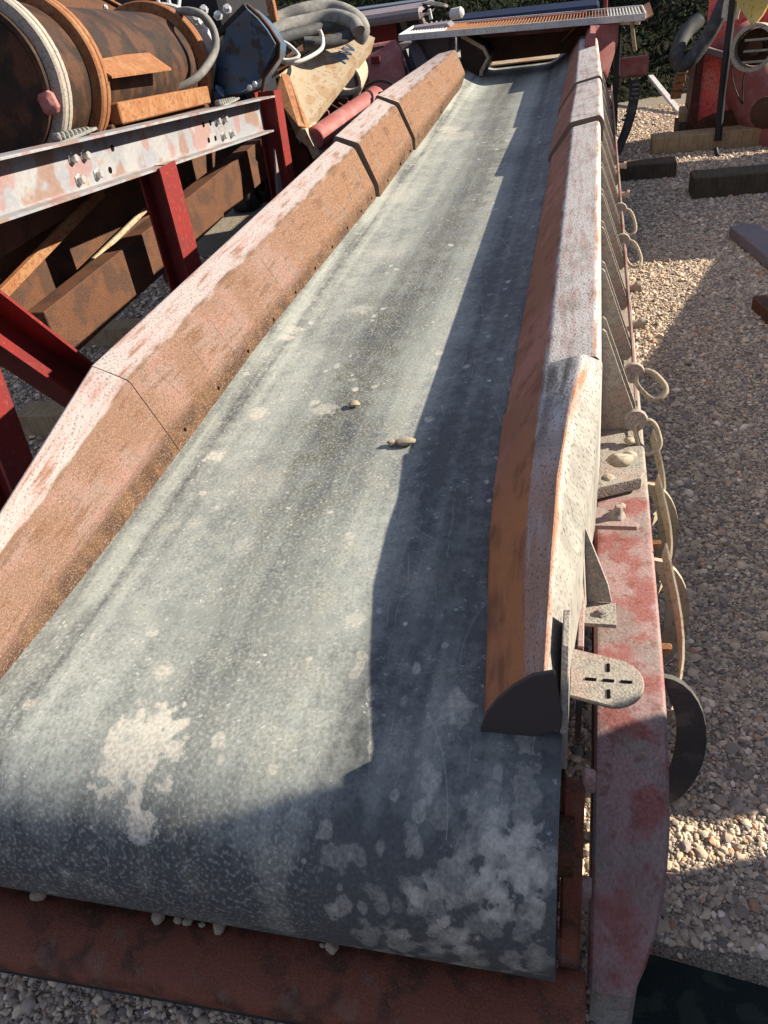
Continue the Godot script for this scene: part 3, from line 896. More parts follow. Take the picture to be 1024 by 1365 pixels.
# zones round the skirt: outer drop 0-0.12, top 0.12-0.42, inner face 0.42-0.82, lip 0.82-1
func skirt_material(right: bool) -> StandardMaterial3D:
	var w := 384
	var h := 1280
	var low := noise_bytes("s_low", 51, 0.010, 5, FastNoiseLite.TYPE_SIMPLEX_SMOOTH, 1, 1, 1024, 1024)
	var st := noise_bytes("s_str", 52, 0.045, 5, FastNoiseLite.TYPE_SIMPLEX_SMOOTH, 1, 10, 1024, 1024)
	var dr := noise_bytes("s_drip", 54, 0.05, 5, FastNoiseLite.TYPE_SIMPLEX_SMOOTH, 5, 1, 1024, 1024)
	var sp := noise_bytes("s_spk", 55, 0.26, 3, FastNoiseLite.TYPE_SIMPLEX_SMOOTH, 1, 1, 1024, 1024)
	var pt := noise_bytes("s_pit", 56, 0.13, 4, FastNoiseLite.TYPE_SIMPLEX_SMOOTH, 1, 1, 1024, 1024)
	var R := PackedFloat32Array(); R.resize(w * h)
	var G := PackedFloat32Array(); G.resize(w * h)
	var B := PackedFloat32Array(); B.resize(w * h)
	var bump := PackedByteArray(); bump.resize(w * h)
	var l_dk := lut(0.37, 0.24, 0.75)
	var l_lt := lut(0.58, 0.72, 0.55)
	var off := 300 if right else 0
	for j in h:
		var s := along_back((j + 0.5) / h)   # metres ahead of z = -0.7
		var far := smoothstep(1.8, 3.0, s)
		var near := 1.0 - smoothstep(0.85, 1.05, s)
		var row := (int(s * 800.0 + 2000.0 + off) & 1023) << 10
		var row2 := (int(s * 300.0 + 2000.0 + off) & 1023) << 10
		for i in w:
			var k := j * w + i
			var u := (i + 0.5) / w
			var n1 := row | (int(u * 0.46 * 800.0 + off) & 1023)
			var n2 := row2 | (int(u * 0.46 * 300.0 + off) & 1023)
			var lo := low[n1] / 255.0 - 0.5
			var l2 := low[n2] / 255.0 - 0.5
			var sr := st[n1] / 255.0 - 0.5
			var di := dr[n1] / 255.0 - 0.5
			var uj := u + sr * 0.03 + lo * 0.02
			var c: Color
			var lt := l_lt[sp[n1]]
			var dk := l_dk[pt[n1]]
			if not right:
				var top := Color(0.31, 0.27, 0.255).lerp(Color(0.29, 0.145, 0.125), clampf(0.08 + sr * 2.2 + l2, 0.0, 1.0) * 0.7)
				top = top.lerp(Color(0.17, 0.085, 0.045), clampf(sr * 3.0 + lo - 0.55, 0.0, 0.8))
				var inner := Color(0.138, 0.074, 0.048).lerp(Color(0.185, 0.100, 0.080), clampf(0.4 + l2 * 3.0, 0.0, 1.0) * (1.0 - far))
				inner = inner.lerp(Color(0.165, 0.078, 0.036), far * 0.8)
				inner = inner.lerp(Color(0.14, 0.105, 0.085), clampf(lo * 2.0 + l2 * 2.0 - far * 0.3, 0.0, 0.55))
				inner = inner.lerp(Color(0.10, 0.040, 0.016), clampf(sr * 2.6 + lo * 2.0 - 0.35, 0.0, 0.75))
				var lip := Color(0.042, 0.018, 0.008).lerp(Color(0.095, 0.046, 0.020), clampf(0.35 + di * 0.9 + lo * 2.4 + far * 0.4, 0.0, 1.0))
				c = top.lerp(inner, smoothstep(0.37, 0.43, uj))
				c = c.lerp(Color(0.12, 0.065, 0.036), exp(-pow((uj - 0.41) / 0.03, 2.0)) * clampf(0.62 + lo * 2.0 + sr, 0.0, 0.9))
				c = c.lerp(lip, smoothstep(0.74, 0.86, uj))
				c = c.lerp(Color(0.22, 0.205, 0.175), (1.0 - smoothstep(0.09, 0.13, uj)) * 0.8)
				c = c.lerp(Color(0.32, 0.25, 0.20), lt * (0.75 if u > 0.42 else 0.35))
				c = c.lerp(Color(0.055, 0.04, 0.03), dk * (0.9 if u > 0.42 else 0.8))
			else:
				var top := Color(0.44, 0.41, 0.385).lerp(Color(0.31, 0.17, 0.145), clampf(0.15 + sr * 2.4 + l2, 0.0, 1.0) * 0.7)
				top = top.lerp(Color(0.24, 0.225, 0.20), clampf(lo * 1.5 + l2 * 1.5 - 0.05 + near * 0.3, 0.0, 0.8))
				var line := exp(-pow((u + sr * 0.02 - lerpf(0.15, 0.215, near)) / lerpf(0.02, 0.026, near), 2.0)) * clampf(near * 0.75 + 0.35 + sr * 1.2 + lo, 0.0, 0.95)
				top = top.lerp(Color(0.30, 0.115, 0.045), line)
				top = top.lerp(Color(0.075, 0.075, 0.072), smoothstep(1.10, 1.0, s) * smoothstep(0.62, 0.95, s + lo * 0.3) * smoothstep(0.24, 0.28, uj) * (0.75 + sr * 1.2))
				top = top.lerp(Color(0.27, 0.258, 0.228).lerp(Color(0.20, 0.19, 0.17), clampf(lo * 3.0 + 0.3, 0.0, 1.0)), near * smoothstep(0.19, 0.16, u) * 0.95)
				top = top.lerp(Color(0.27, 0.125, 0.07).lerp(Color(0.33, 0.25, 0.22), clampf(sr * 3.0 + l2 * 2.0 + 0.15, 0.0, 1.0)), smoothstep(0.85, 0.45, s) * smoothstep(0.2, 0.25, u) * 0.8)
				var inner := Color(0.25, 0.112, 0.066).lerp(Color(0.33, 0.15, 0.11), clampf(0.2 + l2 * 3.5 + sr * 1.6, 0.0, 1.0)).lerp(Color(0.14, 0.056, 0.03), clampf(sr * 1.0 + di * 0.8 + lo * 2.2 - 0.08, 0.0, 0.75))
				inner = inner.lerp(Color(0.36, 0.145, 0.055).lerp(Color(0.2, 0.08, 0.036), clampf(sr * 0.9 + lo * 2.2 + l2 * 1.5 + 0.25, 0.0, 1.0)), near * 0.85 * smoothstep(0.95, 0.5, s))
				c = top.lerp(inner, smoothstep(0.40, 0.44, uj))
				c = c.lerp(Color(0.16, 0.075, 0.04), smoothstep(0.86, 0.95, uj) * 0.7)
				if u < 0.43:
					c = c.lerp(Color(0.05, 0.047, 0.042), dk)
					c = c.lerp(Color(0.42, 0.385, 0.34), lt * 0.4)
				else:
					c = c.lerp(Color(0.27, 0.17, 0.13), lt * 0.25)
					c = c.lerp(Color(0.09, 0.05, 0.035), dk * 0.4)
			R[k] = c.r
			G[k] = c.g
			B[k] = c.b
			bump[k] = pt[n1]
	# scrapes and hairline weld marks across the inner face: metres, from u, to u, slant
	var rng := RandomNumberGenerator.new()
	rng.seed = 77 + int(right)
	var marks := []
	if not right:
		for s in [1.02, 1.22, 1.38, 1.7, 1.86, 2.15, 2.32, 2.5, 2.75, 2.95, 3.15, 3.4, 3.55, 3.8, 4.1, 4.35]:
			marks.append([s, rng.randf_range(0.44, 0.56), rng.randf_range(0.68, 0.82), rng.randf_range(-0.09, 0.04), 1.0 if rng.randf() < 0.6 else -1.0])
	for mk in marks:
		for i in range(int(mk[1] * w), int(mk[2] * w)):
			var t: float = (float(i) / w - mk[1]) / (mk[2] - mk[1])
			var jj := int(along(mk[0] + mk[3] * t) * h + sin(t * 3.0 + mk[0] * 40.0) * 0.8)
			for o in 2:
				var k := clampi(jj + o, 0, h - 1) * w + i
				var f := (0.55 if mk[4] > 0.0 else 1.25) if o == 0 else (0.85 if mk[4] > 0.0 else 1.1)
				if sp[(jj * 97 + i) & 1048575] > 150:
					continue
				R[k] *= f
				G[k] *= f
				B[k] *= f
	var m := StandardMaterial3D.new()
	m.resource_name = "right_skirt_steel" if right else "left_skirt_steel"
	m.albedo_texture = to_bytes(R, G, B, w, h)
	m.roughness = 0.72
	m.metallic_specular = 0.3
	m.heightmap_enabled = true
	m.heightmap_texture = grey_tex(bump, w, h)
	m.heightmap_scale = 0.09
	return m

# ---------------------------------------------------------------- the conveyor
func section(z: float, pts: Array, r := 0.014) -> Array:
	var rr := rounded(pts, r)
	var ring := PackedVector3Array()
	var us := PackedFloat32Array()
	for q in rr:
		ring.append(Vector3(q.x, q.y, z))
		us.append(q.z)
	us.append(1.0)
	return [ring, us]

# left: lip, fold, ridge, outer top, outer drop
func left_sec(z: float, lip: Vector2, fold: Vector2, ridge: Vector2, outer: Vector2, grow := 0.0) -> Array:
	return section(z, [Vector3(outer.x - 0.02, 0.66, 0.0), Vector3(outer.x - 0.02 - grow, outer.y - 0.05 + grow, 0.05), Vector3(outer.x - grow * 0.5, outer.y + grow, 0.14), Vector3(ridge.x + grow, ridge.y + grow, 0.42), Vector3(fold.x + grow, fold.y, 0.82), Vector3(lip.x + grow, lip.y - 0.01, 0.97), Vector3(lip.x - 0.02, lip.y - 0.015, 1.0), Vector3(lip.x - 0.05, 0.66, 1.0)])

func right_sec(z: float, lip: Vector2, fold: Vector2, ridge: Vector2, outer: Vector2, grow := 0.0) -> Array:
	return section(z, [Vector3(outer.x + 0.012, 0.64, 0.0), Vector3(outer.x + 0.012 + grow, outer.y - 0.03 + grow, 0.06), Vector3(outer.x + grow * 0.5, outer.y + grow, 0.14), Vector3(ridge.x - grow, ridge.y + grow, 0.42), Vector3(fold.x - grow, fold.y, 0.82), Vector3(lip.x - grow, lip.y - 0.01, 0.97), Vector3(lip.x + 0.02, lip.y - 0.015, 1.0), Vector3(lip.x + 0.06, 0.64, 1.0)])

# the near right panel leans in: crest and shoulder stand apart
func near_sec(z: float, lip: Vector2, fold: Vector2, ridge: Vector2, crest: Vector2, shoulder: Vector2) -> Array:
	return section(z, [Vector3(shoulder.x + 0.004, 0.64, 0.0), Vector3(shoulder.x, shoulder.y, 0.06), Vector3(crest.x, crest.y, 0.21), Vector3(ridge.x, ridge.y, 0.42), Vector3(fold.x, fold.y, 0.82), Vector3(lip.x, lip.y - 0.01, 0.97), Vector3(lip.x + 0.02, lip.y - 0.015, 1.0), Vector3(minf(lip.x + 0.06, shoulder.x - 0.03), 0.64, 1.0)], 0.008)

func skirt(called: String, secs: Array, m: Material, parent: Node3D) -> MeshInstance3D:
	# sections are thinned out between the given ones so that the long texture runs true
	var rings := []
	var vs := PackedFloat32Array()
	for k in secs.size() - 1:
		var a: PackedVector3Array = secs[k][0]
		var b: PackedVector3Array = secs[k + 1][0]
		var n := maxi(2, int(absf(a[0].z - b[0].z) / 0.08))
		for t in (n if k < secs.size() - 2 else n + 1):
			var ring := PackedVector3Array()
			for i in a.size():
				ring.append(a[i].lerp(b[i], float(t) / n))
			rings.append(ring)
			vs.append(along(-ring[0].z - 0.7))
	var mb := Mb.new()
	mb.loft(rings, true, secs[0][1], vs)
	return put(mb, called, m, parent, 30.0)

func belt_mesh(m: Material, parent: Node3D):
	var rings := []
	var vs := PackedFloat32Array()
	var us := PackedFloat32Array()
	var n := 36
	for i in n:
		us.append(float(i) / (n - 1))
	for i in n:
		us.append(1.0 - float(i) / (n - 1))
	us.append(0.0)
	var t := 0.013
	var stations := []
	for k in 19:
		var a := deg_to_rad(165.0) * (1.0 - k / 18.0)
		stations.append([a, 0.0])
	var zz := 0.0
	while zz < 7.75:
		zz += 0.06 if zz < 1.0 else 0.14
		stations.append([0.0, zz])
	for sI in stations:
		var a: float = sI[0]
		var d: float = sI[1]
		var ring := PackedVector3Array()
		for side in 2:
			for i in n:
				var f := float(i) / (n - 1) if side == 0 else 1.0 - float(i) / (n - 1)
				var x := lerpf(BELT_X0, BELT_X1, f)
				var lift := (0.04 * smoothstep(0.6, 1.8, d) + 0.1 * smoothstep(4.5, 6.2, d)) * smoothstep(0.22, 0.6, absf(x + 0.629))
				var rad := TAIL_R - (t if side == 1 else 0.0)
				ring.append(Vector3(x, BELT_Y - TAIL_R + rad * cos(a) + lift, TAIL_Z - d + rad * sin(a)))
		rings.append(ring)
		vs.append(along(TAIL_S - a * TAIL_R + d))
	var mb := Mb.new()
	mb.loft(rings, true, us, vs)
	var o := put(mb, "belt", m, parent, 50.0)
	# second set of coordinates: true metres, for the tiled flakes
	var am: ArrayMesh = o.mesh
	var arr := am.surface_get_arrays(0)
	var uv2 := PackedVector2Array()
	for q in mb.uv:
		uv2.append(Vector2(q.x * (BELT_X1 - BELT_X0), along_back(q.y)) / 0.55)
	arr[Mesh.ARRAY_TEX_UV2] = uv2
	var am2 := ArrayMesh.new()
	am2.add_surface_from_arrays(Mesh.PRIMITIVE_TRIANGLES, arr)
	am2.surface_set_material(0, m)
	o.mesh = am2

func build_conveyor():
	var c := thing("conveyor", Vector3(-0.6, 0, -3.8), "long flat belt conveyor with rusty steel side skirts and worn grey rubber belt", "conveyor")
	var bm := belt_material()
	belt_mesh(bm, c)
	var mb := Mb.new()
	mb.box(Vector3((BELT_X0 + BELT_X1) * 0.5, BELT_Y - TAIL_R * 2.0 + 0.006, (TAIL_Z - 8.3) * 0.5), Vector3(BELT_X1 - BELT_X0, 0.012, 8.3 + TAIL_Z), Basis.IDENTITY, 0.002)
	put(mb, "return_belt", M.rubber, c)
	mb = Mb.new()
	mb.lathe(Vector3(-1.24, BELT_Y - TAIL_R, TAIL_Z), Vector3.RIGHT, [Vector2(0.05, -0.05), Vector2(0.05, 0), Vector2(0.186, 0.0), Vector2(0.186, 1.22), Vector2(0.05, 1.22), Vector2(0.05, 1.245)], 40)
	put(mb, "tail_drum", M.rust, c)
	# skirts
	var ml := skirt_material(false)
	var mr := skirt_material(true)
	var l1 := left_sec(-1.61, Vector2(-1.060, 0.742), Vector2(-1.083, 0.80), Vector2(-1.143, 0.96), Vector2(-1.239, 1.007))
	var l1b := left_sec(-1.6115, Vector2(-1.060, 0.742), Vector2(-1.083, 0.80), Vector2(-1.143, 0.96), Vector2(-1.239, 1.007), 0.0015)
	var l2 := left_sec(-3.96, Vector2(-1.042, 0.755), Vector2(-1.043, 0.815), Vector2(-1.118, 1.005), Vector2(-1.212, 1.046))
	var l2b := left_sec(-3.99, Vector2(-1.040, 0.755), Vector2(-1.04, 0.82), Vector2(-1.112, 1.007), Vector2(-1.212, 1.052), 0.012)
	var l3 := left_sec(-4.96, Vector2(-1.047, 0.75), Vector2(-1.045, 0.827), Vector2(-1.12, 1.007), Vector2(-1.222, 1.06), 0.008)
	var l3b := left_sec(-4.99, Vector2(-1.045, 0.75), Vector2(-1.04, 0.83), Vector2(-1.116, 1.012), Vector2(-1.222, 1.065), 0.016)
	var l4 := left_sec(-6.92, Vector2(-1.026, 0.76), Vector2(-0.968, 0.89), Vector2(-1.038, 1.062), Vector2(-1.18, 1.045), 0.0)
	var l0 := left_sec(-1.0, Vector2(-1.058, 0.735), Vector2(-1.085, 0.775), Vector2(-1.138, 0.882), Vector2(-1.172, 0.925))
	var l00 := left_sec(-0.76, Vector2(-1.058, 0.72), Vector2(-1.082, 0.755), Vector2(-1.13, 0.852), Vector2(-1.165, 0.892))
	var s0 := skirt("skirt_panel", [l00, l0, l1], ml, c)
	var s1 := skirt("skirt_panel", [l1b, l2], ml, c)
	var s2 := skirt("skirt_panel", [l2b, l3], ml, c)
	var s3 := skirt("skirt_panel", [l3b, l4], ml, c)
	# bolt holes along the lip
	var hb := Mb.new()
	hb.lathe(Vector3.ZERO, Vector3(1, 0.12, 0), [Vector2(0.0065, -0.004), Vector2(0.0065, 0.0015), Vector2(0.005, 0.0018)], 8)
	var hm := hb.mesh(M.hole)
	for z in [-1.68, -1.92, -2.17, -2.42, -2.67, -2.92, -3.17, -3.42, -3.67, -3.88, -4.2, -4.55, -4.85, -5.2, -5.55, -5.9]:
		var t: float = (-z - 1.61) / 2.35
		var hole := MeshInstance3D.new()
		hole.mesh = hm
		hole.name = "bolt_hole"
		(s1 if z > -3.95 else (s2 if z > -4.97 else s3)).add_child(hole, true)
		var xx := lerpf(-1.074, -1.043, minf(t, 1.0)) + (0.013 if z < -3.95 else 0.0) + maxf(0.0, -z - 4.99) * 0.022
		hole.position = Vector3(xx + 0.0015, lerpf(0.772, 0.786, minf(t, 1.0)) + maxf(0.0, -z - 4.99) * 0.02, z)
	var r1 := near_sec(-1.737, Vector2(-0.200, 0.742), Vector2(-0.198, 0.775), Vector2(-0.095, 0.920), Vector2(-0.004, 0.947), Vector2(0.042, 0.925))
	var r1b := right_sec(-1.745, Vector2(-0.200, 0.742), Vector2(-0.198, 0.775), Vector2(-0.095, 0.922), Vector2(0.033, 0.942), -0.004)
	var r2 := right_sec(-4.4, Vector2(-0.200, 0.75), Vector2(-0.196, 0.785), Vector2(-0.093, 0.922), Vector2(0.040, 0.944), -0.002)
	var r2b := right_sec(-4.43, Vector2(-0.200, 0.75), Vector2(-0.197, 0.785), Vector2(-0.093, 0.924), Vector2(0.040, 0.948), 0.014)
	var r3 := right_sec(-5.58, Vector2(-0.195, 0.755), Vector2(-0.190, 0.79), Vector2(-0.088, 0.926), Vector2(0.042, 0.952), 0.006)
	var r3b := right_sec(-5.61, Vector2(-0.195, 0.755), Vector2(-0.190, 0.79), Vector2(-0.088, 0.928), Vector2(0.042, 0.955), 0.013)
	var r4 := right_sec(-7.75, Vector2(-0.20, 0.78), Vector2(-0.19, 0.83), Vector2(-0.107, 0.959), Vector2(0.024, 0.974), 0.0)
	var r0 := near_sec(-0.80, Vector2(-0.146, 0.728), Vector2(-0.140, 0.765), Vector2(-0.074, 0.852), Vector2(-0.044, 0.880), Vector2(-0.026, 0.80))
	var r02 := near_sec(-1.03, Vector2(-0.165, 0.733), Vector2(-0.158, 0.768), Vector2(-0.092, 0.866), Vector2(-0.044, 0.908), Vector2(-0.012, 0.80))
	var r04 := near_sec(-1.25, Vector2(-0.186, 0.738), Vector2(-0.18, 0.772), Vector2(-0.097, 0.888), Vector2(-0.042, 0.930), Vector2(0.010, 0.815))
	var r05 := near_sec(-1.45, Vector2(-0.196, 0.74), Vector2(-0.19, 0.773), Vector2(-0.097, 0.899), Vector2(-0.029, 0.942), Vector2(0.030, 0.86))
	var q0 := skirt("skirt_panel", [r0, r02, r04, r05, r1], mr, c)
	var q1 := skirt("skirt_panel", [r1b, r2], mr, c)
	skirt("skirt_panel", [r2b, r3], mr, c)
	skirt("skirt_panel", [r3b, r4], mr, c)
	# dark end plate welded into the near end of the right skirt
	mb = Mb.new()
	mb.plate([Vector3(-0.147, 0.69, -0.794), Vector3(-0.147, 0.745, -0.794), Vector3(-0.137, 0.785, -0.794), Vector3(-0.118, 0.822, -0.794), Vector3(-0.092, 0.857, -0.794), Vector3(-0.062, 0.885, -0.794), Vector3(-0.03, 0.896, -0.794), Vector3(-0.018, 0.80, -0.794), Vector3(-0.02, 0.765, -0.794)], Vector3(0, 0, 0.008), 0.002)
	put(mb, "end_plate", M.end_plate, c)
	# upright lug beside it and the slotted ear
	mb = Mb.new()
	mb.plate([Vector3(-0.022, 0.645, -0.80), Vector3(-0.022, 0.80, -0.795), Vector3(-0.022, 0.875, -0.86), Vector3(-0.022, 0.885, -0.93), Vector3(-0.022, 0.645, -1.06)], Vector3(0.012, 0, 0), 0.002)
	put(mb, "lug_plate", M.caked, c)
	var ear := PackedVector3Array()
	ear.append(Vector3(-0.01, 0.652, -0.945))
	for k in 13:
		var a := -PI * 0.5 + PI * k / 12.0
		ear.append(Vector3(0.062 + 0.058 * cos(a), 0.652, -0.985 - 0.058 * sin(a)))
	ear.append(Vector3(-0.01, 0.652, -1.06))
	mb = Mb.new()
	mb.plate(ear, Vector3(0, 0.009, 0), 0.002)
	var earm := put(mb, "slotted_ear", M.caked, c)
	for q in [[0.058, -0.985, 0], [0.058, -1.016, 1], [0.058, -0.954, 1], [0.027, -0.985, 0], [0.089, -0.985, 0]]:
		mb = Mb.new()
		mb.box(Vector3(q[0], 0.662, q[1]), Vector3(0.006 if q[2] else 0.02, 0.0025, 0.02 if q[2] else 0.006), Basis.IDENTITY, 0.001)
		put(mb, "slot", M.hole, earm)
	# main chassis beam on the right, its near end bent down to the ground
	var bpath := [Vector2(-7.7, 0.56), Vector2(-5.0, 0.56), Vector2(-3.0, 0.56), Vector2(-2.2, 0.56), Vector2(-1.70, 0.56), Vector2(-1.16, 0.555), Vector2(-1.02, 0.54), Vector2(-0.92, 0.505), Vector2(-0.83, 0.45), Vector2(-0.76, 0.385), Vector2(-0.705, 0.325), Vector2(-0.665, 0.28), Vector2(-0.64, 0.255), Vector2(-0.628, 0.247)]
	for sgn in 2:
		var rings := []
		for i in bpath.size():
			var p: Vector2 = bpath[i]
			var d: Vector2 = ((bpath[mini(i + 1, bpath.size() - 1)] as Vector2) - (bpath[maxi(i - 1, 0)] as Vector2)).normalized()
			var nr := Vector2(d.y, -d.x)   # downwards and back
			var depth := 0.2 if i < 10 else lerpf(0.2, 0.1, (i - 9) / 4.0)
			var x0 := 0.036
			var x1 := lerpf(0.172, 0.115, smoothstep(8.0, 13.0, i))
			if sgn == 1:
				x0 = -1.24 - 0.036 - 0.136
				x1 = -1.24 - 0.036
			var r := PackedVector3Array()
			for q in rounded([Vector3(x0, 0, 0), Vector3(x1, 0, 0), Vector3(x1, depth, 0), Vector3(x0, depth, 0)], 0.016):
				r.append(Vector3(q.x, p.y + nr.y * q.y, p.x + nr.x * q.y))
			rings.append(r)
		mb = Mb.new()
		mb.loft(rings.slice(0, 5))
		put(mb, "chassis_beam", M.caked, c, 30.0)
		mb = Mb.new()
		mb.loft(rings.slice(4))
		put(mb, "chassis_end", M.worn_red, c, 30.0)
	# gusset ribs between skirt and chassis, in pairs
	mb = Mb.new()
	mb.plate([Vector3(0.036, 0.56, 0), Vector3(0.036, 0.872, 0), Vector3(0.048, 0.876, 0), Vector3(0.056, 0.868, 0), Vector3(0.062, 0.85, 0), Vector3(0.15, 0.60, 0), Vector3(0.15, 0.575, 0), Vector3(0.14, 0.562, 0)], Vector3(0, 0, -0.008), 0.0015)
	var g0 := put(mb, "gusset_rib", M.gusset, c)
	g0.position += Vector3(0, 0, -2.03)
	for z in [-2.09, -2.46, -2.53, -2.88, -2.95, -3.3, -3.37, -3.72, -3.79, -4.14, -4.21, -4.56, -4.63, -4.98, -5.05, -5.4, -5.47, -5.82, -5.89, -6.24, -6.31, -6.66, -6.73]:
		again(g0, Vector3(0, 0.01, z + 2.03), c)
	# small brackets on the beam near the tail
	mb = Mb.new()
	mb.plate([Vector3(0.0, 0.60, -1.18), Vector3(0.078, 0.60, -1.18), Vector3(0.078, 0.60, -1.245), Vector3(0.0, 0.60, -1.245)], Vector3(0, 0.01, 0), 0.001)
	mb.plate([Vector3(0.006, 0.612, -1.185), Vector3(0.016, 0.62, -1.21), Vector3(0.006, 0.80, -1.235), Vector3(0.0, 0.80, -1.235)], Vector3(0.006, 0, -0.05), 0.001)
	mb.plate([Vector3(0.004, 0.612, -1.243), Vector3(0.07, 0.612, -1.243), Vector3(0.06, 0.66, -1.246), Vector3(0.012, 0.80, -1.25), Vector3(0.004, 0.80, -1.25)], Vector3(0, 0, -0.008), 0.001)
	var fb := put(mb, "foot_bracket", M.caked, c)
	mb = Mb.new()
	mb.bolt(Vector3(0.05, 0.611, -1.212), Vector3.UP, 0.009, 0.008)
	put(mb, "bolt", M.caked, fb)
	mb = Mb.new()
	mb.plate([Vector3(0.008, 0.605, -1.50), Vector3(0.13, 0.605, -1.50), Vector3(0.138, 0.605, -1.512), Vector3(0.13, 0.605, -1.525), Vector3(0.03, 0.605, -1.58), Vector3(0.008, 0.605, -1.575)], Vector3(0, 0.012, 0), 0.002)
	var st := put(mb, "stop_plate", M.dusty_red, c)
	mb = Mb.new()
	mb.lathe(Vector3(0.085, 0.61, -1.54), Vector3(0.1, 1, 0.1), [Vector2(0.026, 0), Vector2(0.02, 0.012), Vector2(0.012, 0.02), Vector2(0.011, 0.034), Vector2(0.007, 0.04)], 7)
	put(mb, "bolt", M.caked, st)
	mb = Mb.new()
	mb.box(Vector3(0.028, 0.62, -1.86), Vector3(0.035, 0.1, 0.05), Basis.IDENTITY, 0.012)
	put(mb, "clamp_block", M.caked, c)
	mb = Mb.new()
	mb.plate([Vector3(0.02, 0.57, -1.66), Vector3(0.15, 0.57, -1.72), Vector3(0.165, 0.57, -1.76), Vector3(0.02, 0.57, -1.76)], Vector3(0, 0.035, 0), 0.004)
	put(mb, "cross_plate", M.caked, c)
	var rng := RandomNumberGenerator.new()
	rng.seed = 9
	# lumps of caked dirt on the beam
	for q in [[0.1, 0.605, -1.80, 0.028], [0.125, 0.6, -1.83, 0.02], [0.07, 0.603, -1.72, 0.016], [0.13, 0.575, -1.95, 0.018], [0.05, 0.60, -1.69, 0.012], [0.10, 0.572, -1.64, 0.012]]:
		mb = rock(rng, q[3], 2)
		var o := put(mb, "dirt_lump", M.cream, c, 60.0)
		o.position += Vector3(q[0], q[1], q[2])
	# crescent guards on the outer side of the beam, with the bands looped through them
	var first: MeshInstance3D = null
	for q in [[0.170, 0.30, -1.12, 0.105, 0.23], [0.176, 0.30, -1.52, 0.10, 0.20], [0.174, 0.34, -1.80, 0.095, 0.19]]:
		mb = Mb.new()
		var cr := []
		for k in 17:
			var a := PI * 0.5 - PI * k / 16.0
			cr.append(Vector3(q[0] + q[3] * maxf(cos(a), 0.0), q[1] + q[4] * sin(a), q[2]))
		for k in 13:
			var a := -PI * 0.36 + PI * 0.72 * k / 12.0
			cr.append(Vector3(q[0] + 0.0 + q[3] * 0.42 * cos(a), q[1] + q[4] * 0.78 * sin(a), q[2]))
		mb.plate(cr, Vector3(0, 0, -0.012), 0.0)
		put(mb, "crescent_guard", M.rubber if q[2] > -1.3 else M.cream, c)
	for q in [[-1.13, -1.5], [-1.53, -1.79], [-1.81, -2.02]]:
		mb = Mb.new()
		var zs: float = q[0]
		var ze: float = q[1]
		var ring_a := []
		for k in 9:
			var t := k / 8.0
			ring_a.append(Vector3(0.185 + 0.035 * sin(t * PI), lerpf(0.40, 0.55, t) - 0.05 * sin(t * PI), lerpf(zs, ze, t)))
		var rr := []
		for p in ring_a:
			rr.append(PackedVector3Array([p + Vector3(0.012, -0.02, 0), p + Vector3(0.016, 0.02, 0), p + Vector3(0.011, 0.021, 0), p + Vector3(0.006, -0.02, 0)]))
		mb.loft(rr)
		put(mb, "looped_band", M.cream, c, 60.0)
		mb = Mb.new()
		mb.bolt(Vector3(0.172, 0.47, lerpf(zs, ze, 0.35)), Vector3.RIGHT, 0.011, 0.03)
		put(mb, "bolt", M.orange, c)
	# lifting links hanging from eyes on the beam
	for q in [[Vector3(0.165, 0.655, -2.2), Vector3(0.062, -0.05, 0.05), 0.014], [Vector3(0.165, 0.62, -1.98), Vector3(0.03, -0.085, 0.03), 0.011], [Vector3(0.165, 0.64, -3.9), Vector3(0.035, -0.1, 0.05), 0.012], [Vector3(0.165, 0.64, -3.45), Vector3(0.04, -0.08, 0.08), 0.011]]:
		var at: Vector3 = q[0]
		var dv: Vector3 = q[1]
		var w := dv.normalized().cross(Vector3(-0.1, -0.55, -0.83)).normalized() * 0.03
		mb = Mb.new()
		var lp := []
		for k in 29:
			var a := TAU * k / 28.0
			var ca := cos(a)
			var sa := sin(a)
			lp.append(at + dv * (0.5 - 0.5 * signf(ca) * pow(absf(ca), 0.75)) + w * signf(sa) * pow(absf(sa), 0.75))
		mb.tube(lp, q[2] * 0.62, 8)
		put(mb, "lifting_link", M.cream, c, 60.0)
		mb = Mb.new()
		mb.lathe(at + Vector3(-0.02, 0, -0.012), Vector3(0, 0.2, 1), [Vector2(0.012, 0), Vector2(0.03, 0), Vector2(0.033, 0.006), Vector2(0.03, 0.02), Vector2(0.012, 0.02)], 12)
		put(mb, "lifting_eye", M.caked, c)
	# pins along the outer side further up
	for z in [-2.75, -3.1, -4.4, -5.0]:
		mb = Mb.new()
		mb.lathe(Vector3(0.165, 0.57, z), Vector3(1, 0.1, 0), [Vector2(0.016, 0), Vector2(0.016, 0.03), Vector2(0.022, 0.032), Vector2(0.02, 0.045)], 10)
		put(mb, "pin", M.cream, c)
	# outer runner plate below the ribs, rust red
	mb = Mb.new()
	mb.plate([Vector3(0.152, 0.575, -2.0), Vector3(0.152, 0.63, -2.6), Vector3(0.152, 0.66, -7.2), Vector3(0.152, 0.575, -7.2)], Vector3(0.006, 0, 0), 0.001)
	put(mb, "side_strip", M.dusty_red, c)
	var bar_rings := []
	# scraper upright beside the drum, and the rusty cross bar below the belt
	mb = Mb.new()
	mb.bar(Vector3(0.002, 0.24, -0.635), Vector3(0.002, 0.625, -0.79), 0.036, 0.04, Vector3(0, 0, 1), 0.005)
	put(mb, "bearing_plate", M.rust_red, c)
	for y in [0.62, 0.40]:
		mb = Mb.new()
		mb.box(Vector3(0.026, y, -0.80 + (0.62 - y) * 0.3), Vector3(0.022, 0.034, 0.03), Basis.IDENTITY, 0.004)
		put(mb, "spacer", M.dusty_red, c)
	mb = Mb.new()
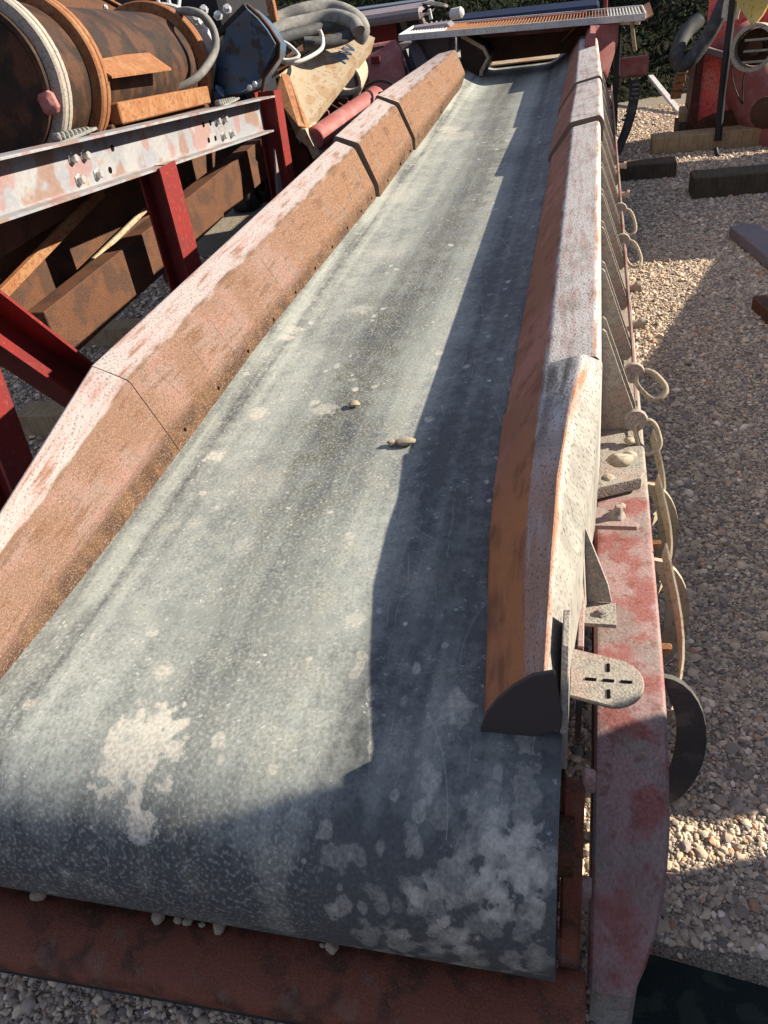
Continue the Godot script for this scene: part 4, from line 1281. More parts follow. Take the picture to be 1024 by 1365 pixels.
	for sx in 2:
		var bar_ring := PackedVector3Array()
		var bx := 0.03 if sx == 0 else -1.45
		var dz := 0.0 if sx == 0 else 0.025
		if sx == 0:
			pass
		for q in [Vector2(-0.635, 0.30), Vector2(-0.61, 0.318), Vector2(-0.575, 0.318), Vector2(-0.53, 0.305), Vector2(-0.505, 0.29), Vector2(-0.497, 0.272), Vector2(-0.499, 0.245), Vector2(-0.505, 0.24), Vector2(-0.63, 0.24)]:
			bar_ring.append(Vector3(bx, q.y, q.x + dz))
		bar_rings.append(bar_ring)
	mb.loft(bar_rings)
	put(mb, "cross_bar", M.rust_red, c)
	mb = Mb.new()
	mb.bar(Vector3(0.0, 0.19, -0.57), Vector3(-1.45, 0.19, -0.545), 0.09, 0.09)
	put(mb, "shade_bar", M.dark, c)  # dark bar added to stand for the shade under the cross bar
	mb = Mb.new()
	mb.box(Vector3(0.085, 0.12, -0.71), Vector3(0.08, 0.24, 0.09), Basis.IDENTITY, 0.01)
	put(mb, "foot_post", M.caked, c)
	# idler rollers under the belt
	for z in [-1.6, -2.4, -3.2, -4.0, -4.8, -5.6, -6.4]:
		mb = Mb.new()
		mb.lathe(Vector3(-1.22, 0.67, z), Vector3.RIGHT, [Vector2(0.012, -0.06), Vector2(0.012, 0), Vector2(0.05, 0), Vector2(0.05, 1.18), Vector2(0.012, 1.18), Vector2(0.012, 1.225)], 16)
		put(mb, "idler_roller", M.rust, c)
	for x in [0.008, -1.262]:
		mb = Mb.new()
		mb.bar(Vector3(x, 0.50, -1.075), Vector3(x, 0.50, -7.9), 0.012, 0.30, Vector3.UP, 0.002)
		put(mb, "stringer", M.dusty_red, c)
	# legs
	for q in [[0.10, -3.6], [0.10, -6.6], [-1.34, -3.6], [-1.34, -6.6]]:
		mb = Mb.new()
		mb.bar(Vector3(q[0], 0.0, q[1]), Vector3(q[0], 0.37, q[1]), 0.1, 0.1, Vector3(0, 0, 1))
		put(mb, "leg", M.dusty_red, c)
	# head chute: back plate, floor strip, cheeks with tan edge
	mb = Mb.new()
	mb.box(Vector3(-0.56, 0.955, -8.12), Vector3(1.1, 0.30, 0.012))
	put(mb, "chute_back", M.rust, c)
	mb = Mb.new()
	mb.bar(Vector3(-1.08, 1.075, -8.06), Vector3(-0.06, 1.04, -8.06), 0.03, 0.13, Vector3.UP, 0.003)
	put(mb, "chute_top_bar", M.pink, c)
	mb = Mb.new()
	mb.box(Vector3(-0.6, 0.775, -8.4), Vector3(0.62, 0.012, 0.42), Basis.from_euler(Vector3(0.05, 0, 0)), 0.003)
	put(mb, "chute_floor_strip", M.tan_plate, c)
	mb = Mb.new()
	mb.plate([Vector3(-1.10, 0.72, -7.64), Vector3(-0.94, 0.72, -7.64), Vector3(-0.94, 0.74, -7.64), Vector3(-0.91, 0.77, -7.64), Vector3(-0.86, 0.90, -7.64), Vector3(-0.90, 0.97, -7.64), Vector3(-1.06, 1.07, -7.64), Vector3(-1.10, 1.07, -7.64)], Vector3(0, 0, -0.45))
	put(mb, "chute_cheek", M.drum, c)
	mb = Mb.new()
	mb.tube([Vector3(-0.93, 0.77, -7.62), Vector3(-0.925, 0.80, -7.62), Vector3(-0.86, 0.90, -7.62), Vector3(-0.90, 0.975, -7.62), Vector3(-1.08, 1.085, -7.62)], 0.02, 4)
	put(mb, "chute_edge", M.tan_plate, c)
	mb = Mb.new()
	mb.plate([Vector3(-0.06, 0.72, -6.98), Vector3(-0.06, 0.98, -6.98), Vector3(-0.02, 1.055, -6.98), Vector3(0.02, 1.05, -6.98), Vector3(0.02, 0.72, -6.98)], Vector3(0, 0, -1.1))
	put(mb, "chute_cheek", M.pink, c)
	mb = Mb.new()
	mb.plate([Vector3(-0.26, 0.92, -7.9), Vector3(-0.12, 1.06, -7.6), Vector3(-0.04, 1.06, -7.6), Vector3(-0.10, 0.98, -7.9)], Vector3(0, 0.012, 0))
	put(mb, "chute_stay", M.orange, c)
	mb = Mb.new()
	mb.plate([Vector3(0.02, 0.62, -7.45), Vector3(0.02, 1.05, -7.45), Vector3(0.20, 1.04, -7.6), Vector3(0.20, 0.90, -7.6), Vector3(0.11, 0.62, -7.5)], Vector3(0, 0, -0.015), 0.002)
	put(mb, "side_plate", M.pink, c)
	mb = Mb.new()
	mb.bar(Vector3(0.20, 0.0, -7.7), Vector3(0.20, 1.06, -7.7), 0.05, 0.07, Vector3(0, 0, 1))
	put(mb, "head_post", M.dark, c)
	mb = Mb.new()
	mb.bar(Vector3(0.215, 0.655, -8.0), Vector3(0.475, 0.66, -8.0), 0.10, 0.15, Vector3.UP, 0.015)
	put(mb, "side_arm", M.pink, c)
	mb = Mb.new()
	mb.tube([Vector3(0.36, 0.56, -7.95), Vector3(0.365, 0.42, -7.93), Vector3(0.33, 0.25, -7.85), Vector3(0.26, 0.08, -7.75), Vector3(0.22, 0.0, -7.7)], 0.045, 8, true, 0.035, 5)
	put(mb, "greasy_cable_track", M.rubber, c)
	for k in 9:
		mb = Mb.new()
		mb.box(Vector3(0.375 - 0.0012 * k * k, 0.53 - 0.035 * k, -7.915), Vector3(0.06, 0.014, 0.05), Basis.from_euler(Vector3(0, 0, -0.1 * k * 0.4)), 0.003)
		put(mb, "track_link", M.hose, c)
	mb = Mb.new()
	mb.lathe(Vector3(0.10, 0.60, -6.6), Vector3(0.3, 1, 0.1), [Vector2(0.03, 0), Vector2(0.045, 0.0), Vector2(0.05, 0.012), Vector2(0.045, 0.03), Vector2(0.03, 0.03)], 16)
	put(mb, "ring_eye", M.orange, c)
	# grating walkway across the head: frame, bearing bars one by one
	var gb := Basis(Vector3(1, -0.034, 0).normalized(), Vector3(0.034, 1, 0).normalized(), Vector3(0, 0, 1))
	var gc := Vector3(-0.6, 1.10, -7.86)
	mb = Mb.new()
	for z in [-0.34, 0.34]:
		mb.box(gc + gb * Vector3(0, 0, z), Vector3(2.0, 0.05, 0.012), gb, 0.002)
	for x in [-1.0, 1.0]:
		mb.box(gc + gb * Vector3(x, 0, 0), Vector3(0.012, 0.05, 0.668), gb, 0.002)
	mb.box(gc + gb * Vector3(0, -0.012, 0), Vector3(1.97, 0.003, 0.66), gb, 0.001)
	var wf := put(mb, "walkway_frame", M.white, c)
	mb = Mb.new()
	mb.box(Vector3.ZERO, Vector3(0.007, 0.024, 0.664), gb, 0.0)
	var bars_r := mb.mesh(M.orange)
	var bars_w := mb.mesh(M.white)
	for k in 78:
		var x := -0.98 + 1.96 * (k + 0.5) / 78.0
		var bm2 := MeshInstance3D.new()
		bm2.mesh = bars_w if (x > 0.70 or x < -0.62) else bars_r
		bm2.name = "grating_bar"
		wf.add_child(bm2, true)
		bm2.position = gc + gb * Vector3(x, 0.006, 0)
	mb = Mb.new()
	mb.plate([gc + gb * Vector3(0.99, -0.03, 0.345), gc + gb * Vector3(1.06, 0.0, 0.345), gc + gb * Vector3(1.06, 0.03, -0.33), gc + gb * Vector3(0.99, 0.0, -0.33)], Vector3(0, 0.012, 0), 0.001)
	put(mb, "walkway_edge", M.orange, c)
	mb = Mb.new()
	mb.bar(gc + gb * Vector3(0.9, -0.03, 0.2), gc + gb * Vector3(0.95, -0.25, 0.2), 0.03, 0.05, Vector3(0, 0, 1))
	put(mb, "walkway_bracket", M.tan_plate, c)
	mb = Mb.new()
	mb.bar(gc + gb * Vector3(0.75, -0.035, 0.2), gc + gb * Vector3(0.97, -0.05, 0.2), 0.03, 0.03)
	put(mb, "walkway_bracket", M.white, c)
	# glow-red marker rod behind the walkway
	mb = Mb.new()
	mb.tube([Vector3(0.10, 1.0, -8.28), Vector3(0.10, 1.45, -8.28)], 0.018, 8)
	put(mb, "marker_rod", M.red_paint, c)

func rock(rng: RandomNumberGenerator, r: float, sub := 1, squash := 0.65) -> Mb:
	# a broken stone: subdivided octahedron, pushed in and out
	var t := 0.0
	var pts := [Vector3(1, 0, 0), Vector3(-1, 0, 0), Vector3(0, 1, 0), Vector3(0, -1, 0), Vector3(0, 0, 1), Vector3(0, 0, -1)]
	var faces := []
	for f in [[0, 2, 4], [4, 2, 1], [1, 2, 5], [5, 2, 0], [4, 3, 0], [1, 3, 4], [5, 3, 1], [0, 3, 5]]:
		faces.append([pts[f[0]], pts[f[1]], pts[f[2]]])
	for k in sub:
		var nf := []
		for f in faces:
			var ab: Vector3 = ((f[0] + f[1]) as Vector3).normalized()
			var bc: Vector3 = ((f[1] + f[2]) as Vector3).normalized()
			var ca: Vector3 = ((f[2] + f[0]) as Vector3).normalized()
			nf.append_array([[f[0], ab, ca], [ab, f[1], bc], [ca, bc, f[2]], [ab, bc, ca]])
		faces = nf
	var nz := FastNoiseLite.new()
	nz.seed = rng.randi() & 0xffff
	nz.frequency = 0.9
	var planes := []
	for k in 5:
		planes.append(Vector3(rng.randf_range(-1, 1), rng.randf_range(-1, 1), rng.randf_range(-1, 1)).normalized() * rng.randf_range(0.6, 0.9))
	var sx := Vector3(rng.randf_range(0.8, 1.3), squash, rng.randf_range(0.75, 1.1))
	var mb := Mb.new()
	for f in faces:
		var q := []
		for p in f:
			var d: Vector3 = p * (1.0 + 0.35 * nz.get_noise_3dv(p))
			for pl in planes:
				var n: Vector3 = (pl as Vector3).normalized()
				var over := d.dot(n) - (pl as Vector3).length()
				if over > 0.0:
					d -= n * over * 0.85
			q.append(d * sx * r)
		var a: Vector3 = q[0]
		if ((q[2] - a) as Vector3).cross((q[1] - a) as Vector3).dot(a) > 0.0:
			mb.tri(q[0], q[1], q[2])
		else:
			mb.tri(q[0], q[2], q[1])
	return mb

# ---------------------------------------------------------------- left side: feeder machine and scrap behind it
func build_left():
	var c := thing("feeder_frame", Vector3(-2.1, 0, -3.6), "red steel machine frame with a worn grey channel beam on posts, left of the conveyor", "machine frame")
	var a := Vector3(-2.03, 1.385, -1.3)
	var b := Vector3(-2.03, 1.02, -5.12)
	var mb := Mb.new()
	mb.extrude(a, b, [Vector2(0, 0.1), Vector2(-0.12, 0.1), Vector2(-0.12, 0.09), Vector2(-0.02, 0.087), Vector2(-0.012, 0.08), Vector2(-0.012, -0.08), Vector2(-0.02, -0.087), Vector2(-0.075, -0.09), Vector2(-0.075, -0.1), Vector2(0, -0.1)])
	var ch := put(mb, "channel_beam", M.primer, c)
	var dir := (b - a).normalized()
	for q in [[-2.98, 0.03], [-3.07, 0.03], [-2.98, -0.05], [-3.12, -0.05], [-4.42, 0.03], [-4.52, 0.03], [-4.46, -0.05], [-4.58, -0.05]]:
		var t: float = (q[0] - a.z) / dir.z
		mb = Mb.new()
		mb.bolt(a + dir * t + Vector3(0.012, q[1], 0), Vector3.RIGHT, 0.017, 0.028)
		put(mb, "bolt", M.steel, ch)
	for q in [[-3.23, -0.05], [-3.3, 0.03], [-4.25, 0.03], [-4.34, 0.03], [-4.27, -0.05], [-4.36, -0.05]]:
		var t: float = (q[0] - a.z) / dir.z
		mb = Mb.new()
		mb.lathe(a + dir * t + Vector3(0.009, q[1], 0), Vector3.RIGHT, [Vector2(0.014, 0), Vector2(0.014, 0.005), Vector2(0.011, 0.0055)], 10)
		put(mb, "bolt_hole", M.hole, ch)
	for z in [-3.0, -4.55]:
		var t: float = (z - a.z) / dir.z
		mb = Mb.new()
		for k in 8:
			mb.box(a + dir * (t + 0.03 * k - 0.1) + Vector3(0.035, 0.116, 0), Vector3(0.035, 0.03, 0.022), Basis.IDENTITY, 0.006)
		mb.box(a + dir * t + Vector3(0.035, 0.105, 0), Vector3(0.05, 0.012, 0.32), Basis.IDENTITY, 0.003)
		put(mb, "toothed_clamp", M.hose, ch)
	# posts
	mb = Mb.new()
	mb.extrude(Vector3(-2.0, 0.0, -5.14), Vector3(-1.985, 1.14, -5.20), [Vector2(0.065, 0.07), Vector2(-0.065, 0.07), Vector2(-0.065, 0.058), Vector2(-0.006, 0.058), Vector2(-0.006, -0.058), Vector2(-0.065, -0.058), Vector2(-0.065, -0.07), Vector2(0.065, -0.07), Vector2(0.065, -0.058), Vector2(0.006, -0.058), Vector2(0.006, 0.058), Vector2(0.065, 0.058)], Vector3(1, 0, 0))
	put(mb, "post", M.red_paint, c)
	mb = Mb.new()
	mb.extrude(Vector3(-2.0, 0.0, -3.57), Vector3(-2.0, 1.08, -3.60), [Vector2(0.085, 0.06), Vector2(-0.085, 0.06), Vector2(-0.085, 0.05), Vector2(-0.006, 0.05), Vector2(-0.006, -0.05), Vector2(-0.085, -0.05), Vector2(-0.085, -0.06), Vector2(0.085, -0.06), Vector2(0.085, -0.05), Vector2(0.006, -0.05), Vector2(0.006, 0.05), Vector2(0.085, 0.05)], Vector3(1, 0, 0))
	put(mb, "post", M.red_paint, c)
	mb = Mb.new()
	mb.plate([Vector3(-1.98, 0.45, -4.95), Vector3(-1.98, 0.82, -5.1), Vector3(-1.98, 0.2, -5.1), Vector3(-1.98, 0.2, -4.9)], Vector3(0.012, 0, 0))
	put(mb, "gusset_plate", M.mauve, c)
	mb = Mb.new()
	mb.extrude(Vector3(-1.99, 1.16, -1.98), Vector3(-1.99, 0.14, -2.75), [Vector2(0.06, 0.09), Vector2(-0.06, 0.09), Vector2(-0.06, 0.078), Vector2(0.048, 0.078), Vector2(0.048, -0.078), Vector2(-0.06, -0.078), Vector2(-0.06, -0.09), Vector2(0.06, -0.09)])
	put(mb, "brace", M.red_paint, c)
	mb = Mb.new()
	mb.extrude(Vector3(-1.99, 0.1, -1.90), Vector3(-1.99, 1.2, -2.02), [Vector2(0.075, 0.06), Vector2(-0.075, 0.06), Vector2(-0.075, 0.048), Vector2(-0.006, 0.048), Vector2(-0.006, -0.048), Vector2(-0.075, -0.048), Vector2(-0.075, -0.06), Vector2(0.075, -0.06), Vector2(0.075, -0.048), Vector2(0.006, -0.048), Vector2(0.006, 0.048), Vector2(0.075, 0.048)], Vector3(1, 0, 0))
	put(mb, "post", M.red_paint, c)
	# far side rail and cross members so that the frame stands
	mb = Mb.new()
	mb.bar(Vector3(-2.95, 1.385, -1.3), Vector3(-2.95, 1.02, -5.12), 0.08, 0.2)
	put(mb, "rear_beam", M.red_faded, c)
	for z in [-1.7, -3.6, -5.0]:
		mb = Mb.new()
		mb.bar(Vector3(-2.9, 1.30 + (z + 1.7) * 0.095, z), Vector3(-2.05, 1.30 + (z + 1.7) * 0.095, z), 0.08, 0.06)
		put(mb, "cross_member", M.red_faded, c)
	for z in [-1.9, -5.1]:
		mb = Mb.new()
		mb.bar(Vector3(-2.95, 0.0, z), Vector3(-2.95, 1.25 + (z + 1.9) * 0.095, z), 0.1, 0.1, Vector3(0, 0, 1))
		put(mb, "post", M.red_faded, c)
	# sloping beam and hopper plates under the channel
	mb = Mb.new()
	mb.bar(Vector3(-2.250, 0.611, -2.702), Vector3(-2.250, 0.702, -5.600), 0.10, 0.24)
	put(mb, "sloping_beam", M.rust, c)
	mb = Mb.new()
	mb.plate([Vector3(-2.550, 1.127, -2.852), Vector3(-2.550, 0.712, -6.692), Vector3(-2.550, 0.437, -6.141), Vector3(-2.550, 0.387, -4.320), Vector3(-2.550, 0.322, -3.326), Vector3(-2.550, 0.570, -2.458)], Vector3(-0.02, 0, 0))
	put(mb, "hopper_plate", M.rust, c)
	mb = Mb.new()
	mb.plate([Vector3(-2.420, 1.162, -2.803), Vector3(-2.420, 1.089, -4.025), Vector3(-2.420, 0.942, -3.722), Vector3(-2.420, 0.922, -2.837), Vector3(-2.420, 0.917, -2.630)], Vector3(-0.02, 0, 0))
	put(mb, "hopper_plate", M.rust, c)
	mb = Mb.new()
	mb.bar(Vector3(-2.400, 0.791, -2.664), Vector3(-2.400, 0.964, -3.702), 0.03, 0.05)
	put(mb, "edge_strip", M.orange, c)
	mb = Mb.new()
	mb.bar(Vector3(-2.460, 0.662, -3.423), Vector3(-2.460, 0.741, -4.167), 0.02, 0.025)
	put(mb, "edge_strip", M.tan_plate, c)
	mb = Mb.new()
	mb.plate([Vector3(-2.300, 0.537, -2.728), Vector3(-2.300, 0.733, -3.186), Vector3(-2.300, 0.710, -3.349), Vector3(-2.300, 0.654, -3.584), Vector3(-2.300, 0.601, -3.164)], Vector3(0.03, 0.01, 0))
	put(mb, "bent_flap", M.rust, c)
	# plate wall behind the drum
	mb = Mb.new()
	mb.plate([Vector3(-2.98, 1.15, -2.2), Vector3(-2.98, 2.15, -2.2), Vector3(-2.980, 1.746, -5.301), Vector3(-2.980, 1.604, -5.721), Vector3(-2.98, 1.5, -5.9), Vector3(-2.98, 1.0, -5.9)], Vector3(-0.02, 0, 0), 0.002)
	var wall := put(mb, "plate_wall", M.rust, c)
	mb = Mb.new()
	mb.bar(Vector3(-2.965, 1.755, -5.262), Vector3(-2.965, 1.601, -5.690), 0.02, 0.014)
	put(mb, "wall_edge", M.orange, wall)
	for q in [Vector3(-2.975, 1.691, -5.283), Vector3(-2.975, 1.626, -5.468), Vector3(-2.975, 1.574, -5.624)]:
		mb = Mb.new()
		mb.bolt(q, Vector3.RIGHT, 0.013, 0.012)
		put(mb, "bolt", M.steel, wall)

	# drum lying in the frame
	var d0 := Vector3(-2.39, 1.53, -3.05)
	var ax := Vector3(-0.19, -0.21, -2.1).normalized()
	c = thing("roller_drum", Vector3(-2.5, 1.1, -4.0), "black oily steel drum with four rusty rings lying in the red frame", "drum")
	mb = Mb.new()
	mb.lathe(d0, ax, [Vector2(0.02, 0.03), Vector2(0.27, 0.03), Vector2(0.29, 0.0), Vector2(0.31, 0.0), Vector2(0.31, 0.45), Vector2(0.30, 0.46), Vector2(0.30, 2.15), Vector2(0.02, 2.15)], 56)
	put(mb, "drum_shell", M.drum, c)
	var rm := [M.caked, M.orange, M.orange, M.white]
	var k := 0
	for q in [[0.03, 0.075], [0.38, 0.085], [1.80, 0.08], [2.06, 0.05]]:
		mb = Mb.new()
		mb.lathe(d0 + ax * q[0], ax, [Vector2(0.29, 0), Vector2(0.352, 0), Vector2(0.36, 0.008), Vector2(0.36, q[1] * 0.42), Vector2(0.352, q[1] * 0.48), Vector2(0.352, q[1] * 0.52), Vector2(0.36, q[1] * 0.58), Vector2(0.36, q[1] - 0.008), Vector2(0.352, q[1]), Vector2(0.29, q[1])], 56)
		put(mb, "ring", rm[k], c)
		k += 1
	mb = Mb.new()
	mb.box(d0 + Vector3(0.31, -0.08, 0.0), Vector3(0.07, 0.08, 0.05), Basis.from_euler(Vector3(0, 0, 0.2)), 0.02)
	put(mb, "tab", M.pink, c)
	mb = Mb.new()
	mb.extrude(d0 + ax * 0.48 + Vector3(0.28, 0.02, 0), d0 + ax * 1.15 + Vector3(0.30, 0.03, 0), [Vector2(0.05, 0.05), Vector2(0.0, 0.05), Vector2(-0.10, -0.03), Vector2(-0.10, -0.04), Vector2(0.0, 0.035), Vector2(0.05, 0.035)])
	put(mb, "angle_cleat", M.orange, c)
	mb = Mb.new()
	mb.bar(d0 + ax * 0.5 + Vector3(0.33, -0.16, 0), d0 + ax * 1.75 + Vector3(0.33, -0.15, 0), 0.06, 0.09, Vector3.UP, 0.006)
	put(mb, "side_rail", M.orange, c)
	mb = Mb.new()
	mb.bar(d0 + ax * 0.45 + Vector3(0.27, -0.25, 0), d0 + ax * 1.8 + Vector3(0.27, -0.25, 0), 0.1, 0.1, Vector3.UP, 0.006)
	put(mb, "side_rail", M.rust, c)

	# hose loop over the far ring
	mb = Mb.new()
	mb.tube([Vector3(-2.313, 1.269, -4.500), Vector3(-2.157, 1.318, -4.600), Vector3(-2.088, 1.410, -4.750), Vector3(-2.078, 1.502, -4.800), Vector3(-2.118, 1.590, -4.800), Vector3(-2.233, 1.624, -4.850), Vector3(-2.505, 1.613, -5.200)], 0.022, 10, true, -1.0, 6)
	tag(put(mb, "hose", M.hose, null, 60.0), "thin grey hose bent in an arc over the drum's far ring", "hose")

	# blue cowl
	c = thing("blue_cowl", Vector3(-2.189, 1.101, -5.200), "oily blue sheet metal cowl standing beyond the drum", "machine cover")
	mb = Mb.new()
	var top := [Vector3(-2.182, 1.474, -5.100), Vector3(-2.090, 1.517, -5.000), Vector3(-1.931, 1.603, -5.000), Vector3(-1.871, 1.545, -5.000), Vector3(-1.833, 1.479, -5.020), Vector3(-1.805, 1.397, -5.050), Vector3(-1.841, 1.333, -5.100)]
	var bot := [Vector3(-2.320, 1.143, -5.100), Vector3(-2.220, 1.150, -5.000), Vector3(-2.098, 1.155, -5.000), Vector3(-2.036, 1.166, -5.000), Vector3(-2.001, 1.175, -5.020), Vector3(-1.973, 1.193, -5.050), Vector3(-1.977, 1.210, -5.100)]
	var ring := PackedVector3Array(top)
	for i in range(bot.size() - 1, -1, -1):
		ring.append(bot[i])
	var back := PackedVector3Array()
	for p in ring:
		back.append(p + Vector3(-0.12, -0.05, -0.5))
	var bulge := PackedVector3Array()
	var mid := Vector3.ZERO
	for p in ring:
		mid += p / ring.size()
	for p in ring:
		bulge.append(mid.lerp(p, 0.93) + Vector3(0.012, 0.006, 0.03))
	mb.loft([bulge, ring, back])
	put(mb, "cowl_shell", M.blue, c, 50.0)
	mb = Mb.new()
	mb.tube([Vector3(-1.930, 1.606, -5.000), Vector3(-1.866, 1.548, -5.000), Vector3(-1.827, 1.482, -5.020), Vector3(-1.795, 1.400, -5.050), Vector3(-1.834, 1.324, -5.100), Vector3(-1.948, 1.227, -5.100), Vector3(-1.976, 1.152, -5.100)], 0.012, 8)
	put(mb, "rim", M.rust, c, 60.0)
	mb = Mb.new()
	mb.bar(Vector3(-2.154, 1.478, -5.000), Vector3(-1.930, 1.606, -5.000), 0.05, 0.03)
	put(mb, "hinge_strip", M.black, c)
	mb = Mb.new()
	mb.lathe(Vector3(-2.260, 1.150, -4.950), Vector3(-2.156, 1.218, -4.950) - Vector3(-2.260, 1.150, -4.950), [Vector2(0.03, 0), Vector2(0.033, 0.01), Vector2(0.033, 0.05), Vector2(0.04, 0.055), Vector2(0.04, 0.09), Vector2(0.03, 0.1)], 14)
	put(mb, "hose_fitting", M.blue, c)
	for p in [Vector3(-1.964, 1.212, -4.970), Vector3(-2.002, 1.196, -4.970)]:
		mb = Mb.new()
		mb.bolt(p, Vector3(0.3, 0.2, 1), 0.012, 0.014)
		put(mb, "bolt", M.steel, c)

	# dark machinery behind the drum, with rods and an orange upright
	c = thing("gear_housing", Vector3(-3.0, 1.0, -6.4), "black gear housing with pipes behind the drum and the blue cowl", "machine")
	mb = Mb.new()
	mb.box(Vector3(-3.15, 1.2, -6.5), Vector3(1.3, 1.25, 0.9), Basis.IDENTITY, 0.05)
	put(mb, "housing", M.black, c)
	mb = Mb.new()
	mb.box(Vector3(-3.0, 1.2, -5.75), Vector3(0.7, 0.8, 0.5), Basis.IDENTITY, 0.03)
	put(mb, "side_box", M.drum, c)
	for q in [[Vector3(-2.618, 1.712, -5.300), Vector3(-2.562, 1.612, -5.200)], [Vector3(-2.549, 1.704, -5.300), Vector3(-2.495, 1.612, -5.200)], [Vector3(-2.559, 1.687, -5.500), Vector3(-2.543, 1.624, -5.400)]]:
		mb = Mb.new()
		mb.tube([q[0], q[1]], 0.012, 8)
		put(mb, "pipe", M.steel, c)
	for q in [Vector3(-2.286, 1.604, -5.200), Vector3(-2.203, 1.564, -5.200), Vector3(-2.136, 1.591, -5.200), Vector3(-2.328, 1.559, -5.150)]:
		mb = Mb.new()
		mb.bolt(q, Vector3(0.4, 0.6, 0.7), 0.02, 0.03)
		put(mb, "bolt", M.steel, c)
	mb = Mb.new()
	mb.bar(Vector3(-2.12, 0.0, -6.1), Vector3(-2.177, 1.631, -6.100), 0.05, 0.05, Vector3(0, 0, 1))
	tag(put(mb, "upright", M.orange), "thin orange steel upright behind the blue cowl", "post")

	# tan chute with hoses on it
	c = thing("tan_chute", Vector3(-1.95, 0.4, -6.0), "tan rusty folded plate chute with a blue scribble, between frame and conveyor", "chute")
	mb = Mb.new()
	var f: Array[Vector3] = [Vector3(-2.051, 1.033, -5.550), Vector3(-2.085, 1.160, -5.750), Vector3(-1.969, 1.253, -6.300), Vector3(-1.776, 1.334, -6.600), Vector3(-1.573, 1.240, -6.550), Vector3(-1.894, 0.852, -5.500)]
	mb.plate([f[1], f[2], f[3], f[4], f[5]], Vector3(-0.05, -0.10, -0.02), 0.004)
	var face := put(mb, "chute_plate", M.tan_plate, c)
	mb = Mb.new()
	mb.plate([Vector3(-2.053, 1.068, -5.500), Vector3(-2.013, 1.183, -5.600), Vector3(-1.878, 0.857, -5.470), Vector3(-1.894, 0.886, -5.420)], Vector3(0.03, -0.02, -0.06), 0.003)
	put(mb, "front_flange", M.orange, c)
	mb = Mb.new()
	mb.plate([Vector3(-2.149, 1.154, -5.900), Vector3(-1.803, 1.347, -6.600), Vector3(-2.074, 1.308, -6.900), Vector3(-2.304, 1.177, -6.300)], Vector3(-0.05, -0.03, 0), 0.004)
	put(mb, "rear_plate", M.orange, c)
	mb = Mb.new()
	mb.bar((Vector3(-1.663, 1.260, -6.500)), (Vector3(-1.630, 1.209, -6.500)), 0.03, 0.02)
	put(mb, "slot", M.hole, face)
	mb = Mb.new()
	mb.plate([Vector3(-1.903, 0.863, -5.450), Vector3(-1.861, 0.859, -5.450), Vector3(-1.798, 0.684, -5.450), Vector3(-1.840, 0.663, -5.450), Vector3(-1.867, 0.747, -5.450), Vector3(-1.940, 0.815, -5.450)], Vector3(0, 0, -0.25), 0.003)
	put(mb, "foot", M.tan_plate, c)
	mb = Mb.new()
	mb.bar(Vector3(-2.2, 0.0, -6.2), Vector3(-2.2, 1.1, -6.2), 0.12, 0.12, Vector3(0, 0, 1))
	put(mb, "leg", M.rust, c)
	mb = Mb.new()
	mb.bar(Vector3(-1.98, 0.0, -5.75), Vector3(-1.98, 0.84, -5.75), 0.12, 0.3, Vector3(0, 0, 1))
	put(mb, "leg", M.rust, c)
	# blue paint scribble: a zigzag stroke lying on the plate
	mb = Mb.new()
	var edge := (f[4] - f[5]).normalized()
	var across := (f[3] - f[4]).normalized()
	var up_n := edge.cross(across).normalized()
	if up_n.y < 0.0:
		up_n = -up_n
	var zc: Vector3 = f[5].lerp(f[4], 0.74) + across * 0.10 + up_n * 0.004
	var zig := []
	for i in 8:
		zig.append(zc + edge * (0.028 * i - 0.09) + across * (0.07 if i % 2 else -0.05) * (1.0 - 0.05 * i))
	if zig.size() > 2:
		mb.tube(zig, 0.0035, 6, true, -1.0, 4)
		put(mb, "paint_scribble", M.blue_chalk, face)

	var hn := 0
	for q in [
		[[Vector3(-2.293, 1.414, -6.000), Vector3(-2.175, 1.445, -6.200), Vector3(-2.013, 1.472, -6.300), Vector3(-1.845, 1.463, -6.400), Vector3(-1.683, 1.404, -6.350), Vector3(-1.604, 1.326, -6.300), Vector3(-1.647, 1.266, -6.300)], 0.062, "thick grey hose arched highest over the tan chute"],
		[[Vector3(-2.239, 1.373, -5.900), Vector3(-2.103, 1.410, -6.100), Vector3(-1.952, 1.415, -6.250), Vector3(-1.796, 1.421, -6.300), Vector3(-1.651, 1.373, -6.250), Vector3(-1.603, 1.318, -6.200)], 0.05, "thick grey hose lying just under the highest hose on the tan chute"],
		[[Vector3(-2.173, 1.333, -5.800), Vector3(-2.053, 1.361, -6.000), Vector3(-1.919, 1.362, -6.200), Vector3(-1.779, 1.355, -6.300), Vector3(-1.673, 1.307, -6.250), Vector3(-1.792, 1.285, -6.100), Vector3(-1.953, 1.305, -6.000)], 0.042, "black hose doubled back beneath the grey hoses on the tan chute"],
		[[Vector3(-2.125, 1.276, -5.750), Vector3(-1.983, 1.228, -5.700), Vector3(-1.891, 1.230, -5.750), Vector3(-1.805, 1.265, -5.900), Vector3(-1.813, 1.317, -6.000), Vector3(-1.825, 1.372, -6.000)], 0.014, "thin pale cable curling on the rusty top of the tan chute"],
		[[Vector3(-2.123, 1.377, -5.750), Vector3(-2.011, 1.348, -5.750), Vector3(-1.947, 1.298, -5.750), Vector3(-1.907, 1.256, -5.700), Vector3(-1.988, 1.253, -5.650), Vector3(-2.054, 1.310, -5.600)], 0.012, "thin white cable coiled beside the blue cowl"]]:
		mb = Mb.new()
		mb.tube(q[0], q[1], 10 if q[1] > 0.02 else 7, true, -1.0, 6)
